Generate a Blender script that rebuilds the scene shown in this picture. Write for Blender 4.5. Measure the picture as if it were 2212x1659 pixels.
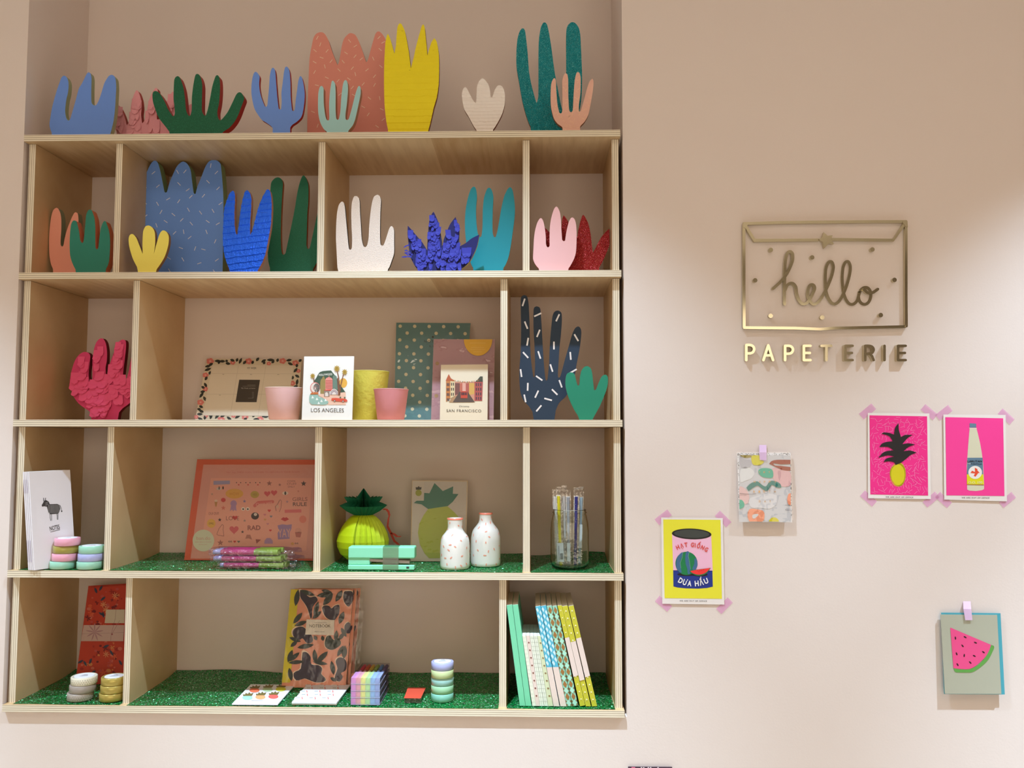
import bpy, bmesh, math, random
from mathutils import Vector as V, Matrix
from mathutils.noise import noise as N3
random.seed(7)
S = bpy.context.scene
COL = S.collection
for o in list(bpy.data.objects): bpy.data.objects.remove(o)

# ------------------------------------------------------------------ camera
FPX, CAM, YAW, PITCH, ROLL = 1841.0, V((1.2446, -2.0033, .6225)), -.0267, .0638, .0009
fw = V((math.sin(YAW)*math.cos(PITCH), math.cos(YAW)*math.cos(PITCH), math.sin(PITCH)))
_r = V((math.cos(YAW), -math.sin(YAW), 0)); _u = _r.cross(fw)
rt = math.cos(ROLL)*_r + math.sin(ROLL)*_u
up = -math.sin(ROLL)*_r + math.cos(ROLL)*_u
cd = bpy.data.cameras.new('camera'); cam = bpy.data.objects.new('camera', cd); COL.objects.link(cam)
cd.sensor_width = 36; cd.lens = FPX/2212*36; cd.clip_start = .05
mw = Matrix.Identity(4)
for i in range(3):
    mw[i][0], mw[i][1], mw[i][2], mw[i][3] = rt[i], up[i], -fw[i], CAM[i]
cam.matrix_world = mw
S.camera = cam
S.view_settings.view_transform = 'Standard'
S.view_settings.look = 'None'
S.view_settings.gamma = 1
S.view_settings.use_curve_mapping = False
S.view_settings.exposure = 0.0

# ------------------------------------------------------------------ light
W = bpy.data.worlds.new('world'); S.world = W; W.use_nodes = True
W.node_tree.nodes['Background'].inputs[0].default_value = (1, .93, .86, 1)
W.node_tree.nodes['Background'].inputs[1].default_value = .3
LZ, LY = 2.08, -.70
LAMP_X = (-.8, 1.0, 2.8)
for x in LAMP_X:
    for nm, size, blend, en in (('downlight_beam', 89, .5, 88), ('downlight_core', 58, 1., 400)):
        l = bpy.data.lights.new(nm, 'SPOT'); l.energy = en*{-.8: 1.6, 1.0: .96, 2.8: 1.22}[x]; l.color = (.80, 1.06, 1.32)
        l.spot_size = math.radians(size); l.spot_blend = blend; l.shadow_soft_size = .022
        o = bpy.data.objects.new(nm, l); o.location = (x, LY, LZ); COL.objects.link(o)
for x in (-1.6, .3, 2.0, 3.9):
    l = bpy.data.lights.new('room_light', 'AREA'); l.energy = 3.3*(1.7 if x < -1 else 1); l.color = (1, .82, .64); l.shape = 'DISK'; l.size = .5  # soft disc lamps added out of view to raise the ambient level
    o = bpy.data.objects.new('room_light', l); o.location = (x, -1.5, 2.1); COL.objects.link(o)

# ------------------------------------------------------------------ helpers
def ray(px, py):
    return (fw + rt*((px-1106)/FPX) + up*((829.5-py)/FPX))
class Plane:
    """plane through point p with unit normal n facing the room"""
    def __init__(s, p, n): s.p = V(p); s.n = V(n).normalized()
    def at(s, px, py, lift=0.):
        d = ray(px, py); q = s.p + s.n*lift
        return CAM + d*((q-CAM).dot(s.n)/d.dot(s.n))
def vert(y): return Plane((0, y, 0), (0, -1, 0))
def hor(z): return Plane((0, 0, z), (0, 0, 1))
def tilt(z0, y0, z1, y1):            # leans back: bottom (y0,z0), top (y1,z1)
    d = V((0, y1-y0, z1-z0)).normalized()
    return Plane((0, y0, z0), V((1, 0, 0)).cross(d)*1)
def P(s):
    out = []
    for t in s.split():
        f = t.endswith('!')
        if f: t = t[:-1]
        a, b = t.split(','); out.append((float(a), float(b), f))
    return out
def Zm(s, ox, oy, k):
    return [(ox+a/k, oy+b/k, f) for a, b, f in P(s)]
def smooth(pts, n=4, closed=True):
    m = len(pts); out = []
    def tang(i):
        a, b, c = pts[(i-1) % m], pts[i], pts[(i+1) % m]
        if b[2] or (not closed and i in (0, m-1)): return None
        d = V((c[0]-a[0], c[1]-a[1]))
        if d.length < 1e-6: return V((0, 0))
        L = min(math.hypot(b[0]-a[0], b[1]-a[1]), math.hypot(c[0]-b[0], c[1]-b[1]))
        return d.normalized()*L
    for i in range(m if closed else m-1):
        a, b = pts[i], pts[(i+1) % m]; A, B = V(a[:2]), V(b[:2])
        t0, t1 = tang(i), tang((i+1) % m)
        if t0 is None and t1 is None:
            out.append(A); continue
        t0 = t0 if t0 is not None else (B-A)*.5
        t1 = t1 if t1 is not None else (B-A)*.5
        for k in range(n):
            t = k/n; t2, t3 = t*t, t*t*t
            out.append(A*(2*t3-3*t2+1)+t0*(t3-2*t2+t)+B*(-2*t3+3*t2)+t1*(t3-t2))
    if not closed: out.append(V(pts[-1][:2]))
    return out
def inside(pts, x, y):
    c = False; j = len(pts)-1
    for i in range(len(pts)):
        xi, yi = pts[i][0], pts[i][1]; xj, yj = pts[j][0], pts[j][1]
        if (yi > y) != (yj > y) and x < (xj-xi)*(y-yi)/(yj-yi)+xi: c = not c
        j = i
    return c

class MB:
    def __init__(s): s.v = []; s.f = []; s.m = []; s.sm = []
    def vs(s, pts): b = len(s.v); s.v += [V(p) for p in pts]; return b
    def face(s, idx, m=0, sm=False): s.f.append(tuple(idx)); s.m.append(m); s.sm.append(sm)
    def poly(s, pts, m=0): b = s.vs(pts); s.face(range(b, b+len(pts)), m)
    def prism(s, front, d, m=0, me=None):
        """front polygon (CCW seen from outside) pushed back along d"""
        me = m if me is None else me
        n = len(front); b = s.vs(front); c = s.vs([V(p)+V(d) for p in front])
        s.face(range(b, b+n), m); s.face(range(c+n-1, c-1, -1), me)
        for i in range(n):
            j = (i+1) % n; s.face((b+j, b+i, c+i, c+j), me)
    def pbox(s, o, u, w, t, m=0, ms=None):
        """parallelepiped; ms: materials for (uw-front, back, u0 side, u1 side, w0, w1)"""
        o, u, w, t = V(o), V(u), V(w), V(t)
        b = s.vs([o, o+u, o+u+w, o+w, o+t, o+u+t, o+u+w+t, o+w+t])
        F = [(0, 1, 2, 3), (7, 6, 5, 4), (4, 0, 3, 7), (1, 5, 6, 2), (4, 5, 1, 0), (3, 2, 6, 7)]
        for k, f in enumerate(F): s.face([b+i for i in f], ms[k] if ms else m)
    def box(s, x0, x1, y0, y1, z0, z1, m=0, ms=None):
        s.pbox((x0, y0, z0), (x1-x0, 0, 0), (0, 0, z1-z0), (0, y1-y0, 0), m, ms)
    def lathe(s, c, prof, n=48, m=0, mf=None, cap0=True, cap1=True, flute=0, nf=0):
        c = V(c); rings = []
        for r, z in prof:
            rings.append(s.vs([c+V(((r*(1+(flute*math.cos(nf*2*math.pi*k/n) if nf else 0)))*math.cos(2*math.pi*k/n),
                                    (r*(1+(flute*math.cos(nf*2*math.pi*k/n) if nf else 0)))*math.sin(2*math.pi*k/n), z)) for k in range(n)]))
        for i in range(len(rings)-1):
            for k in range(n):
                j = (k+1) % n
                s.face((rings[i]+k, rings[i]+j, rings[i+1]+j, rings[i+1]+k), mf(i) if mf else m, True)
        if cap0: s.face([rings[0]+k for k in range(n-1, -1, -1)], mf(0) if mf else m)
        if cap1: s.face([rings[-1]+k for k in range(n)], mf(len(rings)-2) if mf else m)
    def tube(s, pts, r, n=10, m=0):
        pts = [V(p) for p in pts]; prev = None
        for i, p in enumerate(pts):
            d = (pts[min(i+1, len(pts)-1)]-pts[max(i-1, 0)]).normalized()
            a = V((0, 0, 1)) if abs(d.z) < .9 else V((1, 0, 0))
            x = d.cross(a).normalized(); y = d.cross(x)
            b = s.vs([p+(x*math.cos(2*math.pi*k/n)+y*math.sin(2*math.pi*k/n))*r for k in range(n)])
            if prev is not None:
                for k in range(n):
                    j = (k+1) % n; s.face((prev+k, b+k, b+j, prev+j), m, True)
            else: s.face([b+k for k in range(n)], m)
            prev = b
        s.face([prev+k for k in range(n-1, -1, -1)], m)
    def build(s, name, mats, parent=None, origin=None, normals=True):
        me = bpy.data.meshes.new(name)
        og = V(origin) if origin is not None else (parent['_o'] if parent is not None and '_o' in parent else None)
        if parent is not None: og = V(ORG[parent.name])
        if og is None: og = V((0, 0, 0))
        me.from_pydata([v-og for v in s.v], [], s.f)
        if not isinstance(mats, (list, tuple)): mats = [mats]
        for m in mats: me.materials.append(m)
        me.polygons.foreach_set('material_index', s.m)
        me.polygons.foreach_set('use_smooth', s.sm)
        me.update()
        if normals:
            bm = bmesh.new(); bm.from_mesh(me); bmesh.ops.recalc_face_normals(bm, faces=bm.faces); bm.to_mesh(me); bm.free()
        o = bpy.data.objects.new(name, me); COL.objects.link(o)
        if parent is not None: o.parent = parent; ORG[o.name] = og; KIDS.setdefault(parent.name, []).append(o)
        else: o.location = og; ORG[o.name] = og
        return o
ORG = {}; KIDS = {}
def absorb(dst, src):
    """printed pattern becomes part of the sheet's own mesh"""
    a, b = dst.data, src.data; base = len(a.materials)
    vs = [v.co.copy() for v in a.vertices]+[v.co.copy() for v in b.vertices]; n = len(a.vertices)
    fs = [tuple(p.vertices) for p in a.polygons]+[tuple(i+n for i in p.vertices) for p in b.polygons]
    mi = [p.material_index for p in a.polygons]+[p.material_index+base for p in b.polygons]; sm = [p.use_smooth for p in a.polygons]+[False]*len(b.polygons)
    me = bpy.data.meshes.new(a.name)
    me.from_pydata(vs, [], fs)
    for m in list(a.materials)+list(b.materials): me.materials.append(m)
    me.polygons.foreach_set('material_index', mi); me.polygons.foreach_set('use_smooth', sm); me.update(); dst.data = me
    for l in KIDS.values():
        if src in l: l.remove(src)
    bpy.data.objects.remove(src)
def tag(o, label, cat, group=None):
    o['label'] = label; o['category'] = cat
    if group: o['group'] = group
    return o
def thing(name, label, cat, loc, group=None):
    o = bpy.data.objects.new(name, None); o.empty_display_size = .02; COL.objects.link(o)
    o.location = V(loc); ORG[o.name] = V(loc)
    return tag(o, label, cat, group)
def struct(o): o['kind'] = 'structure'; return o
def dup(root, delta, label):
    r = root.copy(); COL.objects.link(r); r.location = root.location+V(delta); r['label'] = label
    for ch in list(root.children):
        c = ch.copy(); COL.objects.link(c); c.parent = r
        for g in list(ch.children):
            d = g.copy(); COL.objects.link(d); d.parent = c
    return r

# ------------------------------------------------------------------ materials
MATS = {}
def lin(h):
    if isinstance(h, str): h = tuple(int(h[i:i+2], 16) for i in (0, 2, 4))
    return tuple((c/255/12.92 if c/255 <= .04045 else ((c/255+.055)/1.055)**2.4) for c in h)+(1,)
def nn(m, t, **k):
    n = m.node_tree.nodes.new(t)
    for a, b in k.items(): setattr(n, a, b)
    return n
def M(col, rough=.6, metal=0., spec=.5, key=None, bump=0., bscale=400., coat=0.):
    k = key or f'{col}_{rough}_{metal}_{spec}_{bump}_{bscale}_{coat}'
    if k in MATS: return MATS[k]
    m = bpy.data.materials.new('paint_'+str(len(MATS))); m.use_nodes = True
    b = m.node_tree.nodes['Principled BSDF']
    b.inputs['Base Color'].default_value = lin(col); b.inputs['Roughness'].default_value = rough
    b.inputs['Metallic'].default_value = metal; b.inputs['Specular IOR Level'].default_value = spec
    b.inputs['Coat Weight'].default_value = coat
    if bump:
        L = m.node_tree.links; tc = nn(m, 'ShaderNodeTexCoord'); no = nn(m, 'ShaderNodeTexNoise'); bp = nn(m, 'ShaderNodeBump')
        no.inputs['Scale'].default_value = bscale; no.inputs['Detail'].default_value = 4
        bp.inputs['Strength'].default_value = bump; bp.inputs['Distance'].default_value = .002
        L.new(tc.outputs['Object'], no.inputs['Vector']); L.new(no.outputs[0], bp.inputs['Height']); L.new(bp.outputs[0], b.inputs['Normal'])
    MATS[k] = m
    return m
def glitter(col, col2, scale=900., metal=.65, rough=.28, tilt_amt=.9, spark=.25):
    k = f'gl{col}{scale}{tilt_amt}'
    if k in MATS: return MATS[k]
    m = bpy.data.materials.new('glitter_'+str(len(MATS))); m.use_nodes = True; L = m.node_tree.links
    b = m.node_tree.nodes['Principled BSDF']; b.inputs['Metallic'].default_value = metal; b.inputs['Roughness'].default_value = rough
    tc = nn(m, 'ShaderNodeTexCoord'); vo = nn(m, 'ShaderNodeTexVoronoi'); vo.inputs['Scale'].default_value = scale
    L.new(tc.outputs['Object'], vo.inputs['Vector'])
    sep = nn(m, 'ShaderNodeSeparateColor'); L.new(vo.outputs['Color'], sep.inputs[0])
    rp = nn(m, 'ShaderNodeValToRGB'); e = rp.color_ramp.elements
    e[0].position = 0; e[0].color = lin(col); e[1].position = 1; e[1].color = lin(col2)
    x = e.new(1-spark); x.color = lin(col)
    L.new(sep.outputs[0], rp.inputs[0]); L.new(rp.outputs[0], b.inputs['Base Color'])
    ge = nn(m, 'ShaderNodeNewGeometry'); s1 = nn(m, 'ShaderNodeVectorMath', operation='SUBTRACT'); s1.inputs[1].default_value = (.5, .5, .5)
    s2 = nn(m, 'ShaderNodeVectorMath', operation='SCALE'); s2.inputs['Scale'].default_value = tilt_amt
    s3 = nn(m, 'ShaderNodeVectorMath', operation='ADD'); s4 = nn(m, 'ShaderNodeVectorMath', operation='NORMALIZE')
    L.new(vo.outputs['Color'], s1.inputs[0]); L.new(s1.outputs[0], s2.inputs[0]); L.new(s2.outputs[0], s3.inputs[0])
    L.new(ge.outputs['Normal'], s3.inputs[1]); L.new(s3.outputs[0], s4.inputs[0]); L.new(s4.outputs[0], b.inputs['Normal'])
    MATS[k] = m; return m
def ply_edge(axis):
    k = 'ply'+axis
    if k in MATS: return MATS[k]
    m = bpy.data.materials.new('plywood_edge_'+axis); m.use_nodes = True; L = m.node_tree.links
    b = m.node_tree.nodes['Principled BSDF']; b.inputs['Roughness'].default_value = .6
    tc = nn(m, 'ShaderNodeTexCoord'); sp = nn(m, 'ShaderNodeSeparateXYZ'); L.new(tc.outputs['Object'], sp.inputs[0])
    mp = nn(m, 'ShaderNodeMapping'); no = nn(m, 'ShaderNodeTexNoise'); no.inputs['Scale'].default_value = 1
    mp.inputs['Scale'].default_value = (14, 14, 900) if axis == 'Z' else (900, 14, 14)
    no.inputs['Detail'].default_value = 3
    L.new(tc.outputs['Object'], mp.inputs[0]); L.new(mp.outputs[0], no.inputs['Vector'])
    a = nn(m, 'ShaderNodeMath', operation='MULTIPLY'); a.inputs[1].default_value = 2*math.pi*3.5/.0162
    L.new(sp.outputs[axis], a.inputs[0])
    s = nn(m, 'ShaderNodeMath', operation='COSINE'); L.new(a.outputs[0], s.inputs[0])
    q = nn(m, 'ShaderNodeMath', operation='MULTIPLY_ADD'); q.inputs[1].default_value = .42; q.inputs[2].default_value = .3; L.new(s.outputs[0], q.inputs[0])
    r = nn(m, 'ShaderNodeMath', operation='MULTIPLY_ADD'); r.inputs[1].default_value = .55; L.new(no.outputs[0], r.inputs[0]); L.new(q.outputs[0], r.inputs[2])
    rp = nn(m, 'ShaderNodeValToRGB'); e = rp.color_ramp.elements
    e[0].position = .12; e[0].color = lin('b3a084'); e[1].position = .75; e[1].color = lin('f6ead2')
    L.new(r.outputs[0], rp.inputs[0]); L.new(rp.outputs[0], b.inputs['Base Color'])
    MATS[k] = m; return m
def birch():
    if 'birch' in MATS: return MATS['birch']
    m = bpy.data.materials.new('birch_veneer'); m.use_nodes = True; L = m.node_tree.links
    b = m.node_tree.nodes['Principled BSDF']; b.inputs['Roughness'].default_value = .45
    tc = nn(m, 'ShaderNodeTexCoord'); mp = nn(m, 'ShaderNodeMapping'); mp.inputs['Scale'].default_value = (30, 3, 3)
    no = nn(m, 'ShaderNodeTexNoise'); no.inputs['Scale'].default_value = 2; no.inputs['Detail'].default_value = 5
    L.new(tc.outputs['Object'], mp.inputs[0]); L.new(mp.outputs[0], no.inputs['Vector'])
    sp = nn(m, 'ShaderNodeSeparateXYZ'); L.new(tc.outputs['Object'], sp.inputs[0])
    d = nn(m, 'ShaderNodeMath', operation='SNAP'); d.inputs[1].default_value = .135; L.new(sp.outputs[0], d.inputs[0])
    wn = nn(m, 'ShaderNodeTexWhiteNoise', noise_dimensions='1D'); L.new(d.outputs[0], wn.inputs['W'])
    ad = nn(m, 'ShaderNodeMath', operation='MULTIPLY_ADD'); ad.inputs[1].default_value = .45; L.new(wn.outputs[0], ad.inputs[0])
    L.new(no.outputs[0], ad.inputs[2])
    rp = nn(m, 'ShaderNodeValToRGB'); e = rp.color_ramp.elements
    e[0].position = .3; e[0].color = lin('c09766'); e[1].position = 1.; e[1].color = lin('e0c194')
    L.new(ad.outputs[0], rp.inputs[0]); L.new(rp.outputs[0], b.inputs['Base Color'])
    MATS['birch'] = m; return m
def wallpaint(col='ebddd5', key='wall'):
    if key in MATS: return MATS[key]
    m = bpy.data.materials.new(key+'_paint'); m.use_nodes = True; L = m.node_tree.links
    b = m.node_tree.nodes['Principled BSDF']; b.inputs['Roughness'].default_value = .75; b.inputs['Specular IOR Level'].default_value = .25
    b.inputs['Base Color'].default_value = lin(col)
    tc = nn(m, 'ShaderNodeTexCoord'); no = nn(m, 'ShaderNodeTexNoise'); no.inputs['Scale'].default_value = 250; no.inputs['Detail'].default_value = 6
    bp = nn(m, 'ShaderNodeBump'); bp.inputs['Strength'].default_value = .08; bp.inputs['Distance'].default_value = .002
    L.new(tc.outputs['Object'], no.inputs['Vector']); L.new(no.outputs[0], bp.inputs['Height']); L.new(bp.outputs[0], b.inputs['Normal'])
    MATS[key] = m; return m
def emit(col, st, key):
    if key in MATS: return MATS[key]
    m = bpy.data.materials.new(key); m.use_nodes = True
    b = m.node_tree.nodes['Principled BSDF']; b.inputs['Base Color'].default_value = (0, 0, 0, 1)
    b.inputs['Emission Color'].default_value = lin(col); b.inputs['Emission Strength'].default_value = st
    MATS[key] = m; return m
def film(amount=.06, rough=.08, bump=.35, scale=20., key='film', tint='ffffff'):
    if key in MATS: return MATS[key]
    m = bpy.data.materials.new('clear_'+key); m.use_nodes = True; L = m.node_tree.links; nt = m.node_tree
    nt.nodes.remove(nt.nodes['Principled BSDF']); out = nt.nodes['Material Output']
    tr = nn(m, 'ShaderNodeBsdfTransparent'); tr.inputs[0].default_value = lin(tint)
    gl = nn(m, 'ShaderNodeBsdfGlossy'); gl.inputs['Roughness'].default_value = rough; mx = nn(m, 'ShaderNodeMixShader')
    mx.inputs[0].default_value = amount
    tc = nn(m, 'ShaderNodeTexCoord'); no = nn(m, 'ShaderNodeTexNoise'); no.inputs['Scale'].default_value = scale; no.inputs['Detail'].default_value = 3
    bp = nn(m, 'ShaderNodeBump'); bp.inputs['Strength'].default_value = bump; bp.inputs['Distance'].default_value = .01
    L.new(tc.outputs['Object'], no.inputs['Vector']); L.new(no.outputs[0], bp.inputs['Height']); L.new(bp.outputs[0], gl.inputs['Normal'])
    L.new(tr.outputs[0], mx.inputs[1]); L.new(gl.outputs[0], mx.inputs[2]); L.new(mx.outputs[0], out.inputs[0])
    MATS[key] = m; return m
def glass():
    if 'glass' in MATS: return MATS['glass']
    m = bpy.data.materials.new('clear_glass'); m.use_nodes = True
    b = m.node_tree.nodes['Principled BSDF']; b.inputs['Transmission Weight'].default_value = 1; b.inputs['Roughness'].default_value = .02
    b.inputs['IOR'].default_value = 1.45; b.inputs['Base Color'].default_value = (.95, 1, .97, 1)
    MATS['glass'] = m; return m
def tape_mat(col, key, a=.75):
    if key in MATS: return MATS[key]
    m = bpy.data.materials.new(key); m.use_nodes = True
    b = m.node_tree.nodes['Principled BSDF']; b.inputs['Base Color'].default_value = lin(col); b.inputs['Alpha'].default_value = a
    b.inputs['Roughness'].default_value = .6
    MATS[key] = m; return m

# ------------------------------------------------------------------ flat printed artwork
TXT = {}
def glyphs(s, bold=0., spacing=1.):
    k = (s, bold, spacing)
    if k in TXT: return TXT[k]
    c = bpy.data.curves.new('t', 'FONT'); c.body = s; c.size = 1; c.offset = bold; c.space_character = spacing; c.resolution_u = 3
    o = bpy.data.objects.new('t', c); COL.objects.link(o)
    dg = bpy.context.evaluated_depsgraph_get(); me = bpy.data.meshes.new_from_object(o.evaluated_get(dg))
    vs = [(v.co.x, v.co.y) for v in me.vertices]; fs = [tuple(p.vertices) for p in me.polygons]
    bpy.data.objects.remove(o); bpy.data.meshes.remove(me); bpy.data.curves.remove(c)
    if vs:
        x0 = min(v[0] for v in vs); x1 = max(v[0] for v in vs)
        vs = [((a-x0)/(x1-x0), b/.73) for a, b in vs]
    TXT[k] = (vs, fs); return TXT[k]
class Art:
    def __init__(s, plane=None, mp=None, eps=.00025, base=0.):
        s.b = MB(); s.mats = []; s.pl = plane; s.mp = mp; s.eps = eps; s.base = base; s.z = 0
    def mi(s, m):
        if isinstance(m, (str, tuple)): m = M(m, .55)
        if m not in s.mats: s.mats.append(m)
        return s.mats.index(m)
    def T(s, x, y, l):
        return s.mp(x, y, s.base+l*s.eps) if s.mp else s.pl.at(x, y, s.base+l*s.eps)
    def poly(s, pts, m, l=1): s.b.poly([s.T(p[0], p[1], l) for p in pts], s.mi(m))
    def ell(s, x, y, rx, ry, m, l=1, a=0., n=20):
        ca, sa = math.cos(math.radians(a)), math.sin(math.radians(a))
        s.poly([(x+rx*math.cos(t)*ca+ry*math.sin(t)*sa, y-rx*math.cos(t)*sa+ry*math.sin(t)*ca) for t in [2*math.pi*k/n for k in range(n)]], m, l)
    def line(s, pts, w, m, l=1, rnd=False):
        for a, b in zip(pts, pts[1:]):
            dx, dy = b[0]-a[0], b[1]-a[1]; L = math.hypot(dx, dy) or 1; nx, ny = -dy/L*w/2, dx/L*w/2
            s.poly([(a[0]+nx, a[1]+ny), (b[0]+nx, b[1]+ny), (b[0]-nx, b[1]-ny), (a[0]-nx, a[1]-ny)], m, l)
        if rnd:
            for p in pts: s.ell(p[0], p[1], w/2, w/2, m, l+.1, n=10)
    def dash(s, x, y, a, L, w, m, l=1):
        c, q = math.cos(math.radians(a))*L/2, math.sin(math.radians(a))*L/2
        s.line([(x-c, y+q), (x+c, y-q)], w, m, l)
    def leaf(s, x, y, a, L, w, m, l=1):
        c, q = math.cos(math.radians(a)), -math.sin(math.radians(a)); pts = []
        for k in range(13):
            t = k/6; sg = 1 if t <= 1 else -1; u = t if t <= 1 else 2-t
            h = sg*w/2*math.sin(math.pi*u)**.8*(1 if sg > 0 else 1)
            pts.append((x+c*L*u-q*h, y+q*L*u+c*h))
        s.poly(pts[:-1], m, l)
    def star(s, x, y, r, m, l=1, n=5, k=.42, a=90):
        s.poly([(x+(r if i % 2 == 0 else r*k)*math.cos(math.radians(a+180*i/n)), y-(r if i % 2 == 0 else r*k)*math.sin(math.radians(a+180*i/n))) for i in range(2*n)], m, l)
    def heart(s, x, y, r, m, l=1):
        s.poly([(x+r*.0625*16*math.sin(t)**3, y-r*.0625*(13*math.cos(t)-5*math.cos(2*t)-2*math.cos(3*t)-math.cos(4*t))) for t in [2*math.pi*k/24 for k in range(24)]], m, l)
    def text(s, t, x0, y0, x1, y1, h, m, l=1, bold=0., spacing=1., ux=0.):
        vs, fs = glyphs(t, bold, spacing); dx, dy = x1-x0, y1-y0; L = math.hypot(dx, dy)
        nx, ny = dy/L*h+ux, -dx/L*h
        b = s.b.vs([s.T(x0+dx*a+nx*c, y0+dy*a+ny*c, l) for a, c in vs]); mi = s.mi(m)
        for f in fs: s.b.face([b+i for i in f], mi)
    def build(s, name, parent, into=None, keep=False):
        o = s.b.build(name, s.mats, parent, normals=False)
        if keep: return o
        if into is None:
            into = parent if parent.type == 'MESH' else [c for c in KIDS.get(parent.name, []) if c is not o][-1]
        absorb(into, o); return into
def quadmap(tl, tr, br, bl, n):
    """u 0..1 left-right, v 0..1 top-down on a 3D quad"""
    tl, tr, br, bl, n = V(tl), V(tr), V(br), V(bl), V(n).normalized()
    return lambda u, v, l: (tl*(1-u)+tr*u)*(1-v)+(bl*(1-u)+br*u)*v+n*l

# ------------------------------------------------------------------ room
ZT = [1.3602, 1.0209, .6662, .3102, 0.]      # shelf board tops
T, D, INS, WY = .0162, .2867, .0190, .010     # board thickness, depth, upright set-back, wall plane
BL_, BR_ = 0., 1.45
NL, NR = -.006, 1.4565
FZ, CZ = -.93, 2.16
wm = wallpaint()
b = MB()
b.box(-3, NL, WY, WY+.35, FZ, CZ); b.box(NR, 5.2, WY, WY+.35, FZ, CZ)
b.box(NL, NR, WY, WY+.35, FZ, -T-.0005)
struct(b.build('wall_back', wm))
b = MB(); b.box(NL, NR, D, D+.06, -T, CZ)
struct(b.build('wall_niche', wm))
b = MB(); b.box(-3, 5.2, -5.2, WY+.35, FZ-.1, FZ)
struct(b.build('floor', M('b0a290', .5, bump=.05)))
b = MB(); b.box(-3, 5.2, -5.2, WY+.35, CZ, CZ+.1)
struct(b.build('ceiling', wallpaint('f4efe8', 'ceiling')))
b = MB(); b.box(-3.1, -3, -5.2, WY, FZ, CZ); struct(b.build('wall_left', wallpaint('e4d3c6', 'sidewall')))
b = MB(); b.box(5.2, 5.3, -5.2, WY, FZ, CZ); struct(b.build('wall_right', wallpaint('e4d3c6', 'sidewall')))
b = MB(); b.box(-3, -.6, -5.3, -5.2, FZ, CZ); b.box(3.7, 5.2, -5.3, -5.2, FZ, CZ)
b.box(-.6, 3.7, -5.3, -5.2, FZ, -.2); b.box(-.6, 3.7, -5.3, -5.2, 1.72, CZ)
struct(b.build('wall_rear', wallpaint('a89c8a', 'rearwall')))
b = MB(); b.box(-.6, 3.7, -5.26, -5.24, -.2, 1.72)
w_ = struct(b.build('window_1', emit('ffead0', 2.15, 'bright_window')))  # unseen glowing panel, added to reflect in the brass and fill the cells
for x in LAMP_X:
    t = thing('ceiling_downlight', {-.8: 'recessed white ceiling downlight left of the shelf niche', 1.0: 'recessed white ceiling downlight in front of the shelf niche', 2.8: 'recessed white ceiling downlight right of the wall prints'}[x], 'ceiling light', (x, LY, CZ), 'row of downlights along the wall')
    b = MB(); b.lathe((x, LY, 0), [(.06, CZ), (.06, CZ-.006), (.045, CZ-.006), (.045, CZ)], 32, cap0=False, cap1=False); b.build('trim_ring', M('f4f2ee', .4), t)

# ------------------------------------------------------------------ shelving
sh = thing('shelving_unit', 'pale birch plywood shelving unit of open cells built into the wall niche', 'shelf', (.725, D/2, -T))
pe, px_, bi = ply_edge('Z'), ply_edge('X'), birch()
for i, z in enumerate(ZT):
    b = MB(); b.box(BL_, BR_, 0, D, z-T, z, ms=None)
    b.m = [0, 1, 2, 2, 1, 1]; 
    # faces: front, back, left, right, bottom, top
    b.m = [0, 0, 0, 0, 1, 1]
    o = b.build('shelf_board', [pe, bi], sh)
    for v in o.data.vertices: v.co.z -= (z-sh.location.z)
    o.location.z = z-sh.location.z
def upright(x0, x1, zb, zt, name):
    b = MB(); b.box(x0, x1, INS, D, zb, zt-.0008); b.m = [0, 0, 1, 1, 0, 0]
    o = b.build(name, [px_, bi], sh)
    for v in o.data.vertices: v.co.x -= (x0-sh.location.x)
    o.location.x = x0-sh.location.x
pl_s = vert(INS)
DIV = [[(252, 265.3), (688.7, 703.3), (1129.4, 1144)], [(289, 302.5), (1081.5, 1096.3)],
       [(233.3, 247), (681.5, 696.4), (1129.8, 1144.8)], [(273, 286.4), (1078.7, 1094)]]
TOPPY = [312, 607, 925, 1251]
DX = []
for r in range(4):
    zb, zt = ZT[r+1], ZT[r]-T
    upright(BL_+.003, BL_+.003+T, zb, zt, 'side_panel'); upright(BR_-.003-T, BR_-.003, zb, zt, 'side_panel')
    row = []
    for a, c in DIV[r]:
        xa = pl_s.at(a, TOPPY[r]).x; xc = pl_s.at(c, TOPPY[r]).x; row.append((xa, xc)); upright(xa, xc, zb, zt, 'divider')
    DX.append(row)
GAP = M('20140c', .9)

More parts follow.
